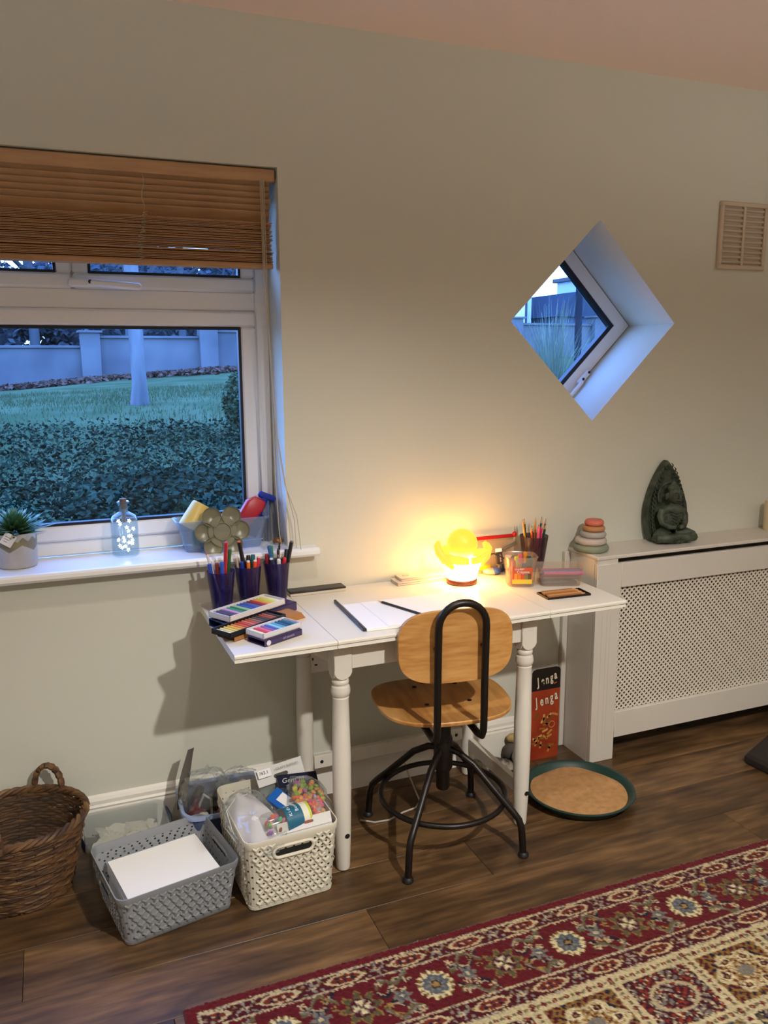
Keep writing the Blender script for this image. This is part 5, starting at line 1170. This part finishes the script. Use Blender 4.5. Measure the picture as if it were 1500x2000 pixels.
sleeve('purple card box sleeve half under the top white pastel tray', (-.448, -.215, TT+.001), .50, .15, .072, .026, PURB, 'pastels')
sleeve('dark blue card sleeve at the back left of the pastel boxes', (-.585, -.275, TT+.001), .42, .09, .075, .022, mat('navy_sleeve', '#22355e', .4))
tray('white card tray of sixteen short oil pastels, topmost at the back of the left leaf', (-.523, -.243, TT+.0285), .53, .222, .090, .017, BXW, S1, 'oil pastel in the back white tray', d=.0115, grp=None)
sleeve('tan card sleeve under the black pastel tray', (-.532, -.345, TT+.001), .50, .20, .072, .014, TANB)
S2 = [('#e6dcb0', 'cream'), ('#dcc88a', 'buff'), ('#e0c04a', 'bright yellow'), ('#d8a838', 'golden'), ('#d8842f', 'orange'), ('#c8562e', 'burnt orange'), ('#b83c30', 'scarlet'), ('#c8705a', 'salmon'), ('#b8523c', 'brick'), ('#8a6a58', 'grey brown'), ('#5a4a42', 'umber'), ('#4a3a34', 'dark umber'), ('#9c4a34', 'rust'), ('#a85a44', 'terracotta'), ('#3c3632', 'near black')]
tray('black card tray of flesh and earth soft pastels in the middle of the pastel boxes', (-.543, -.350, TT+.0155), .54, .215, .075, .015, BLKC, S2, 'soft pastel in the black tray', d=.0088)
sleeve('purple card sleeve lettered in lavender under the front pastel tray', (-.492, -.436, TT+.001), .46, .135, .072, .0165, PURB, 'oil pastels')
S3 = [('#e8dca0', 'pale yellow'), ('#c93a4a', 'crimson'), ('#d86a7a', 'rose'), ('#8a5a9a', 'violet'), ('#4a5aa0', 'blue violet'), ('#8ac0cc', 'pale aqua'), ('#5aa0b0', 'aqua'), ('#2a5a78', 'petrol blue'), ('#1f4660', 'dark petrol'), ('#3a6a80', 'slate teal')]
tray('white card tray of pink and blue oil pastels, front of the left leaf', (-.492, -.424, TT+.0185), .46, .138, .074, .015, BXW, S3, 'oil pastel in the front white tray', d=.0105)
t = thing('card_flap', 'folded tan card box end standing open behind the front pastel tray', 'card', (-.415, -.285, TT), .45); obj('flap', MB().prism([(-.04, 0), (.045, 0), (.03, .018), (-.03, .020)], -.03, -.0285, 'y').prism([(-.03, .020), (.03, .018), (.03, .0195), (-.03, .0215)], -.03, .03, 'y'), TANB, t, smooth=False)
# ---- tub of crayons and low box of pens
tu = thing('crayon_tub', 'clear plastic tub of crayons with an orange label at the right of the table', 'tub', (.418, -.222, TT), -.38)
TBP = clear('clear_tub', '#f7f1ea', '#d8c8ba', .16, .12, .9)
sq_ = lambda s_, z: [(x*s_, y*s_, z) for x, y in rrect(.105, .095, .026, 6)]
obj('tub', loft(MB(), [sq_(.84, .001), sq_(.86, .004), sq_(1., .096), sq_(1.05, .098), sq_(1.06, .102), sq_(1.03, .103), sq_(.975, .097), sq_(.83, .006)]), TBP, tu)
lab = MB().grid(lambda u, v: ((u-.5)*.066, -.0425-.0052*(v)-.0006, .012+.058*v), 6, 6); obj('label', lab, mat('orange_label', '#c8552a', .4), tu)
obj('label_band', MB().grid(lambda u, v: ((u-.5)*.066, -.0425-.0052*(.02+.24*v)-.0010, .0125+.016*v), 6, 2), mat('yellow_label', '#e8c23a', .4), tu)
for i, c_ in enumerate(('#e8902a', '#e07a24', '#d0502a', '#7a7a4a', '#4a4a34')): obj('label_crayon', MB().grid(lambda u, v: (-.027+.0115*i+u*.010, -.0425-.0052*(.28+.36*v)-.0010, .0285+.0205*v), 1, 2), mat('print_'+c_, c_, .4), tu)
text('lettering', 'CHUBBY', .0085, WHI, tu, (-.010, -.0488, .064), (R(86), 0, 0), .0001); text('lettering', 'Crayons', .0125, WHI, tu, (.002, -.0482, .0545), (R(86), 0, 0), .0001)
cr_ = [('#c2503a', 'brick red'), ('#c9c23a', 'lime yellow'), ('#1f4a2e', 'dark green'), ('#e08a2a', 'orange'), ('#d8607a', 'pink'), ('#2a3a34', 'black green'), ('#2f6a5a', 'sea green'), ('#7a3a2a', 'brown'), ('#3a5a8a', 'denim blue'), ('#b8a83a', 'mustard')]
M_ = Matrix.Rotation(-.38, 3, 'Z')
for i, (c_, nm) in enumerate(cr_):
    x, y = (-.026, -.012, .026, .020, .004, .030, .034, -.03, .008, -.008)[i], (-.018, .006, -.020, .024, .026, .010, -.002, .014, -.022, -.026)[i]
    b_ = Vector((.418, -.222, TT+.008)) + M_ @ Vector((x*.8, y*.8, 0)); tp = b_ + M_ @ Vector((x*.25, y*.25, (.080, .088, .084, .098, .090, .088, .084, .078, .07, .072)[i]))
    pencil('crayon', '%s chubby crayon in the clear tub with the orange label' % nm, 'crayon', c_, b_, tp, .0078, 'endcap', lead=c_, group='crayons in the tub')
lb = thing('pen_box', 'low clear plastic box of gel pens at the right end of the table', 'box', (.545, -.262, TT), -.36)
sq2 = lambda s_, z: [(x*s_, y*s_, z) for x, y in rrect(.150, .092, .018, 6)]
obj('tub', loft(MB(), [sq2(.9, .001), sq2(.91, .003), sq2(1., .058), sq2(1.04, .060), sq2(1.05, .064), sq2(1.02, .065), sq2(.98, .059), sq2(.89, .004)]), TBP, lb)
gp = [('#2a2a44', 'navy glitter'), ('#4a3a6a', 'purple glitter'), ('#8a8a90', 'silver'), ('#5a4a52', 'smoky'), ('#b03a6a', 'magenta'), ('#6a5aa8', 'violet'), ('#d85aa0', 'hot pink'), ('#3a5aa0', 'blue'), ('#9a2a5a', 'cerise')]
M_ = Matrix.Rotation(-.36, 3, 'Z')
for i, (c_, nm) in enumerate(gp):
    lay = i//3; b_ = Vector((.545, -.262, TT+.009+.0155*lay)) + M_ @ Vector((-.062+.004*lay, -.024+.022*(i % 3), 0)); tp = b_ + M_ @ Vector((.118+.006*lay, .004*((i % 2)*2-1), .002))
    pencil('gel_pen', '%s gel pen in the low clear box, %s layer' % (nm, ('bottom', 'middle', 'top')[lay]), 'pen', c_, b_, tp, .0062, 'marker', lead=('#d8d4dc' if i in (1, 5) else c_), group='gel pens in the low clear box')

# ================================================================== ON THE WINDOW SILL
SZ = .897
sp_ = thing('succulent_pot', 'spiky green succulent in a pale glazed pot at the left end of the window sill', 'plant', (-1.143, .072, SZ))
POT = mat('pale_glaze', '#b9b3ad', .4, var=(14., '#a59f99')); OLV = mat('olive_gold_glaze', '#76705a', .35, var=(20., '#8d8462'))
obj('pot', MB().lathe([(0, 0), (.050, 0), (.055, .004), (.0575, .05), (.0575, .104), (.0535, .104), (.052, .02), (0, .02)], 40, cap=False), POT, sp_)
bm_ = MB(); nb = 80
rr2 = [[(.0579*cos(2*pi*i/nb), .0579*sin(2*pi*i/nb), z(i)) for i in range(nb)] for z in (lambda i: .052+.020*abs(((i*5/nb) % 1)*2-1), lambda i: .088+.006*sin(i*.9))]
obj('glaze_band', loft(bm_, rr2, False, False), OLV, sp_)
obj('soil', MB().lathe([(0, .096), (.0535, .094)], 24, cap=False), mat('potting_soil', '#2a211a', .95), sp_)
lfm = [MB().grid(lambda u, v: (sg*(u-.5)*2*w_*(sin(pi*min(1, .12+.88*v)**.75)**.6 if v < 1 else 0.02), .006*(1-(2*u-1)**2)*(1-v)-.0008, v*ln), 4, 6).mesh('leaf', mat('succulent_green_%d' % q, c_, .45, var=(60., c2))) for q, (sg, w_, ln, c_, c2) in enumerate(((1, .0085, .062, '#39603a', '#5d8a58'), (1, .0078, .070, '#2f5634', '#6f9a72')))]
for k in range(96):
    f = k/95; a = k*2.39996; el = R(86-78*f**.8)
    d = Vector((cos(a)*cos(el), sin(a)*cos(el), sin(el))); s_ = .68+.62*f
    nrm = Vector((-cos(a)*sin(el), -sin(a)*sin(el), cos(el))); xx = d.cross(nrm)*-1
    Mx = Matrix(((xx.x, nrm.x, d.x), (xx.y, nrm.y, d.y), (xx.z, nrm.z, d.z)))
    o = obj('leaf', lfm[k % 2], None, sp_, (d.x*.012, d.y*.012, .098+.030*(1-f)), Mx.to_euler()); o.scale = (s_, s_, s_*(.95+.25*f))
tg = obj('price_tag', MB().box((0, 0, 0), (.034, .0008, .036), bev=.0002), mat('tag_white', '#e4e2e4', .5), sp_, (-.018, -.064, .094), (R(-8), R(35), 0), smooth=False)
for k in range(3): obj('print_line', MB().box((-.004+.0, -.0006, .006-.007*k), (.016-.003*k, .0003, .002)), mat('tag_ink', '#7a869a', .6), tg, smooth=False)
obj('eyelet', MB().lathe([(.0, 0), (.003, 0), (.003, .0006), (0, .0006)], 10, cap=False), mat('brass_eyelet', '#8a7240', .4, .8), tg, (.010, -.0004, .013), (R(90), 0, 0))
# bottle with star lights
bo_ = thing('glass_bottle', 'clear corked glass bottle with glowing star fairy lights on the window sill', 'bottle', (-.832, .078, SZ))
BG = clear('bottle_glass', '#e8f1f6', '#dfe9f2', .05, .02, 1.3)
obj('glass', MB().lathe([(0, .001), (.036, .001), (.0405, .005), (.0415, .012), (.0415, .108), (.040, .120), (.034, .130), (.022, .137), (.0155, .141), (.0145, .146), (.0145, .164), (.0185, .167), (.0192, .171), (.0165, .174), (.0112, .174), (.0112, .150), (.0125, .142), (.020, .133), (.032, .126), (.0375, .117), (.039, .108), (.039, .012), (.036, .007), (0, .006)], 40, cap=False), BG, bo_)
obj('cork', MB().lathe([(0, .150), (.0098, .150), (.0108, .176), (.0105, .182), (0, .182)], 18, cap=False), mat('cork_brown', '#8b6a4a', .8, var=(90., '#5f4530')), bo_)
obj('battery_tube', MB().lathe([(0, .108), (.0062, .108), (.0062, .150), (0, .150)], 14, cap=False), mat('grey_tube', '#84807c', .5), bo_)
stm, t_, b_ = base_mat('star_light'); b_.inputs['Emission Color'].default_value = (1, .97, .93, 1); b_.inputs['Emission Strength'].default_value = 9.
pts5 = [((.0065 if i % 2 == 0 else .0028)*cos(pi*i/5+pi/2), (.0065 if i % 2 == 0 else .0028)*sin(pi*i/5+pi/2)) for i in range(10)]
sm_ = MB().prism(pts5, -.0012, .0012, 'y').mesh('star_light', stm, smooth=False); wire = []
for k, (x, y, z) in enumerate([(.006, -.01, .092), (.026, -.006, .086), (.012, .01, .076), (-.006, -.022, .062), (.010, -.018, .066), (.018, .0, .062), (.020, -.016, .052), (-.004, -.015, .050), (.009, -.026, .047), (.019, -.02, .043), (-.018, -.018, .038), (-.012, -.024, .032), (.006, -.024, .024), (-.016, .01, .110), (-.012, .008, .100), (.016, .012, .108), (-.02, .0, .052), (.0, .004, .03)]):
    obj('star_light', sm_, None, bo_, (x, y, z), (random.uniform(-.4, .4), random.uniform(0, 3), random.uniform(-.6, .6))); wire.append((x*.95, y+.003, z))
obj('wire', MB().tube([(0, 0, .108)]+wire, .0006, 4), mat('silver_wire', '#a7a9ac', .3, .9), bo_)
# clear container with toys
ct = thing('toy_container', 'clear plastic container of sand toys at the right end of the window sill', 'container', (-.530, .080, SZ), -.0)
rc_ = lambda s_, z, e=0.: [(x*s_+e, y*s_, z) for x, y in rrect(.285, .108, .02, 5)]
obj('tub', loft(MB(), [rc_(.84, .001), rc_(.85, .003), rc_(1., .093), rc_(1.06, .095), rc_(1.065, .101), rc_(1.04, .102), rc_(.98, .096), rc_(.83, .005)]), clear('container_plastic', '#e3ecf4', '#c2d0e2', .20, .2, .9), ct)
yc = thing('toy_cup', 'pale yellow plastic cup tipped over the left of the clear toy container', 'cup', (-.636, .075, SZ+.073), 0, None, rot=(R(-6), R(32), 0)); obj('beaker', MB().lathe([(0, .088), (.026, .088), (.030, .082), (.036, .0), (.034, .0), (.028, .078), (0, .082)], 28, cap=False), mat('butter_yellow', '#d8b75a', .4), yc)
small('green_block', 'green block low at the left inside the clear toy container', 'block', MB().box((0, 0, 0), (.04, .05, .07), bev=.006), mat('toy_green', '#2c7a3a', .4), (-.605, .082, SZ+.042))
rs_ = thing('toy_scoop', 'red plastic toy scoop sticking up at the right of the clear toy container', 'scoop', (-.462, .078, SZ+.072), 0, None, rot=(R(-8), R(34), R(-5)))
obj('scoop', loft(MB(), [[(x*w_+o_, y*d_, z) for x, y in rrect(.062, .042, .012, 4)] for z, w_, d_, o_ in ((0, .55, .7, 0), (.02, .9, .9, 0), (.075, 1.05, 1., .004), (.098, .72, .7, .010), (.102, .4, .4, .012))]), mat('toy_red', '#b01a26', .35), rs_)
bs_ = thing('toy_spade', 'dark blue plastic toy spade slanting out of the right of the toy container', 'spade', (-.438, .092, SZ+.022), 0, None, rot=(0, R(24), 0))
BB = mat('toy_blue', '#1c2f8c', .35); obj('blade', MB().box((0, 0, .045), (.05, .012, .08), bev=.005), mat('toy_navy', '#1a2350', .35), bs_); obj('handle', MB().box((0, 0, .11), (.024, .016, .07), bev=.005).box((.006, 0, .148), (.062, .018, .022), bev=.006), BB, bs_)
flw = thing('paint_palette', 'grey-olive flower-shaped paint palette propped against the front of the toy container', 'palette', (-.541, .004, SZ+.068), 0, None, rot=(R(-11), 0, R(-2)))
PAL = mat('smoky_palette', '#6f6c58', .3, var=(30., '#7d795f')); 
def well(cx, cz, r_): return MB().lathe([(0, .008), (r_*.55, .007), (r_*.86, .003), (r_*.93, -.001), (r_, -.0025), (r_, -.0005), (r_*.9, .005), (r_*.55, .010), (0, .0105)], 28, (cx, cz, 0), cap=False)
pl_ = MB(); pr_ = .0305
for (a, b_) in ((-.031, .047), (.031, .047), (-.056, 0), (.056, 0), (-.031, -.047), (.031, -.047)): 
    w_ = well(a, b_, .031); pl_.add([(x, z, y) for x, y, z in w_.v], w_.f)
w_ = well(0, 0, .0275); pl_.add([(x, z-.001, y) for x, y, z in w_.v], w_.f); pl_.prism(superell(.045, .05, 2, 24), .001, .004, 'y')
obj('wells', pl_, PAL, flw); obj('palette_rims', MB().tube([(.0275*cos(2*pi*i/28), -.0035, .0275*sin(2*pi*i/28)) for i in range(28)], .0008, 4, closed=True), mat('palette_edge', '#9a967e', .3), flw)
gl_ = thing('grey_cloth', 'grey cloth hanging in the right corner of the window behind the cords', 'cloth', (-.361, .105, SZ)); obj('fold', MB().grid(lambda u, v: ((u-.5)*.05*(1-.45*v)+.003*sin(9*u), .010*sin(2*pi*u*1.5+1)*(1-.4*v)+.004*sin(7*v), .001+v*.145), 16, 12), mat('grey_felt', '#77777c', .9, bump=(140., .4)), gl_)
small('amber_stone', 'small amber brown stone on the right end of the window sill', 'stone', MB().ell((0, 0, .012), (.018, .014, .012), None, 12, 8), mat('amber', '#6d4524', .35, var=(50., '#8f6232')), (-.352, .045, SZ))
small('crumpled_film', 'crumpled clear film lying at the right end of the window sill', 'film', MB().grid(lambda u, v: ((u-.5)*.085, (v-.5)*.06, .001+.010*abs(sin(8*u+3*v)*cos(5*v-2*u))), 14, 12), clear('cling_film', '#f2f4f8', '#c9cad2', .25, .1, 1.), (-.375, .0, SZ))

# ================================================================== ON THE RADIATOR COVER
RZ = .797
stk = [(.0655, .027, '#7e8672', 'sage green', 'lowest and widest'), (.058, .0245, '#b9ada3', 'pale stone', 'second lowest'), (.048, .0225, '#a49f96', 'light grey', 'middle'), (.0415, .021, '#b07c50', 'tan brown', 'second from top'), (.0355, .0225, '#c96e5a', 'coral pink', 'topmost')]
z = RZ
for i, (r_, h_, c_, nm, pos) in enumerate(stk):
    x, y = .806+(-.002, -.003, .006, .008, .009)[i], -.085
    pr = [(0, 0)] + [(r_-h_*.5*.92+h_*.5*.92*cos(a), h_/2+h_/2*sin(a)) for a in [R(-90+18*k) for k in range(11)]] + [(0, h_)]
    o = obj('stacking_stone', MB().lathe(pr, 40, cap=False), mat('silicone_'+c_, c_, .65), None, (x, y, z), (0, R((0, 1, -2, 2, 3)[i]*.0), 0)); tag(o, '%s stacking toy stone, %s of the five on the radiator cover' % (nm, pos), 'toy', 'stacking stones on the radiator cover'); z += h_
# seated figure statue with pointed leaf-shaped back
bd = thing('seated_statue', 'dark green stone statue of a seated figure with pointed leaf-shaped back on the radiator cover', 'statue', (1.178, -.068, RZ), -.12)
GRN = mat('green_stone', '#2a3027', .6, var=(26., '#4b5543'), bump=(70., .9))
lo = []
hh, hw = .312, .089
for i in range(41):
    t_ = i/40; w_ = hw*(sin(pi*(.27+.73*t_))**.82 if t_ < 1 else 0)*(1.02 if t_ < .5 else 1); lo.append((w_, hh*t_))
out = [(x, z_) for x, z_ in lo] + [(-x, z_) for x, z_ in lo[::-1][1:]]
mb = MB(); c0 = (0, .14)
sc = lambda s_, y: [(c0[0]+(x-c0[0])*s_, y+.02*(z_/.31), c0[1]+(z_-c0[1])*s_) for x, z_ in out]
loft(mb, [sc(.97, .045), sc(1., .038), sc(1., .012), sc(.95, .004), sc(.90, .006), sc(.86, .011), sc(.70, .012)])
bk = obj('leaf_back', mb, GRN, bd)
fm_ = MB()
for s_ in (-1, 1):
    for k in range(17):
        t_ = .10+.86*k/17; w_ = hw*sin(pi*(.27+.73*t_))**.82; z_ = hh*t_; x = s_*w_*.80
        if t_ > .9: x *= .8
        ln_ = .016; P = [(x-s_*.012, .006+.02*t_, z_-.006), (x-s_*.002, .001+.02*t_, z_+.001), (x+s_*.002, .002+.02*t_, z_+.011), (x-s_*.004, .004+.02*t_, z_+.019)]
        fm_.tube(P, [.0022, .0034, .003, .0012], 6)
obj('flame_border', fm_, GRN, bk)
hl = MB().tube([(.046*cos(R(-30+240*i/20)), .012, .178+.050*sin(R(-30+240*i/20))) for i in range(21)], .0035, 6); obj('halo', hl, GRN, bk)
bdm = MB()
E_ = bdm.ell
E_((0, -.016, .098), (.038, .026, .050)); E_((0, -.018, .128), (.046, .024, .024)); E_((0, -.018, .155), (.013, .013, .018))           # trunk, shoulders, neck
E_((0, -.030, .186), (.0265, .028, .033)); E_((0, -.016, .212), (.024, .022, .014)); E_((0, -.014, .228), (.011, .011, .011))             # head, hair, topknot
for s_ in (-1, 1):
    E_((s_*.027, -.014, .180), (.005, .008, .016)); 
    bdm.tube([(s_*.043, -.016, .130), (s_*.053, -.020, .105), (s_*.050, -.030, .080), (s_*.030, -.052, .066), (s_*.008, -.058, .066)], [.015, .0145, .013, .011, .009], 8)
    bdm.tube([(s_*.020, -.010, .040), (s_*.058, -.030, .032), (s_*.082, -.048, .024)], [.026, .025, .020], 8); bdm.tube([(s_*.082, -.048, .022), (s_*.040, -.068, .026), (s_*-.010, -.070, .034)], [.018, .016, .011], 8)
bdm.ell((0, -.02, .014), (.088, .052, .018))
fg = remesh(obj('figure', bdm, GRN, bd), .0032, 3)
fa = MB(); 
fo = -.0085
fa.tube([(0, -.049+fo, .194), (0, -.054+fo, .184), (0, -.051+fo, .178)], [.002, .0046, .0038], 6)
for s_ in (-1, 1): fa.tube([(s_*.003, -.0495+fo, .196), (s_*.010, -.0485+fo, .199), (s_*.019, -.043+fo, .195)], .0019, 5); fa.ell((s_*.0100, -.0465+fo, .190), (.005, .0025, .0022), None, 8, 5)
fa.tube([(-.009, -.0465+fo, .1715), (0, -.0500+fo, .1705), (.009, -.0465+fo, .1715)], .0021, 5)
obj('face', fa, GRN, fg)
dp = MB()
for k in range(5): dp.tube([(-.028+.004*k, -.044-.001*k, .128-.012*k), (0, -.048, .118-.012*k), (.028-.004*k, -.044, .126-.012*k)], .0016, 5)
for k in range(6):
    for s_ in (-1, 1): dp.tube([(s_*.006, -.074, .008+.006*k), (s_*(.03+.006*k), -.072+.002*k, .020+.004*k), (s_*(.068), -.062+.006*k, .020+.005*k)], .0017, 5)
obj('robe_folds', dp, GRN, fg)
cd = thing('candle', 'cream pillar candle at the right edge of the radiator cover top', 'candle', (1.712, -.075, RZ)); obj('wax', MB().lathe([(0, 0), (.036, 0), (.037, .003), (.037, .118), (.034, .122), (.02, .119), (0, .117)], 32, cap=False), mat('candle_wax', '#d6c29a', .5, sss=.2), cd); obj('wick', MB().tube([(0, 0, .116), (.001, 0, .126), (.003, 0, .131)], .0012, 5), BLACK, cd)
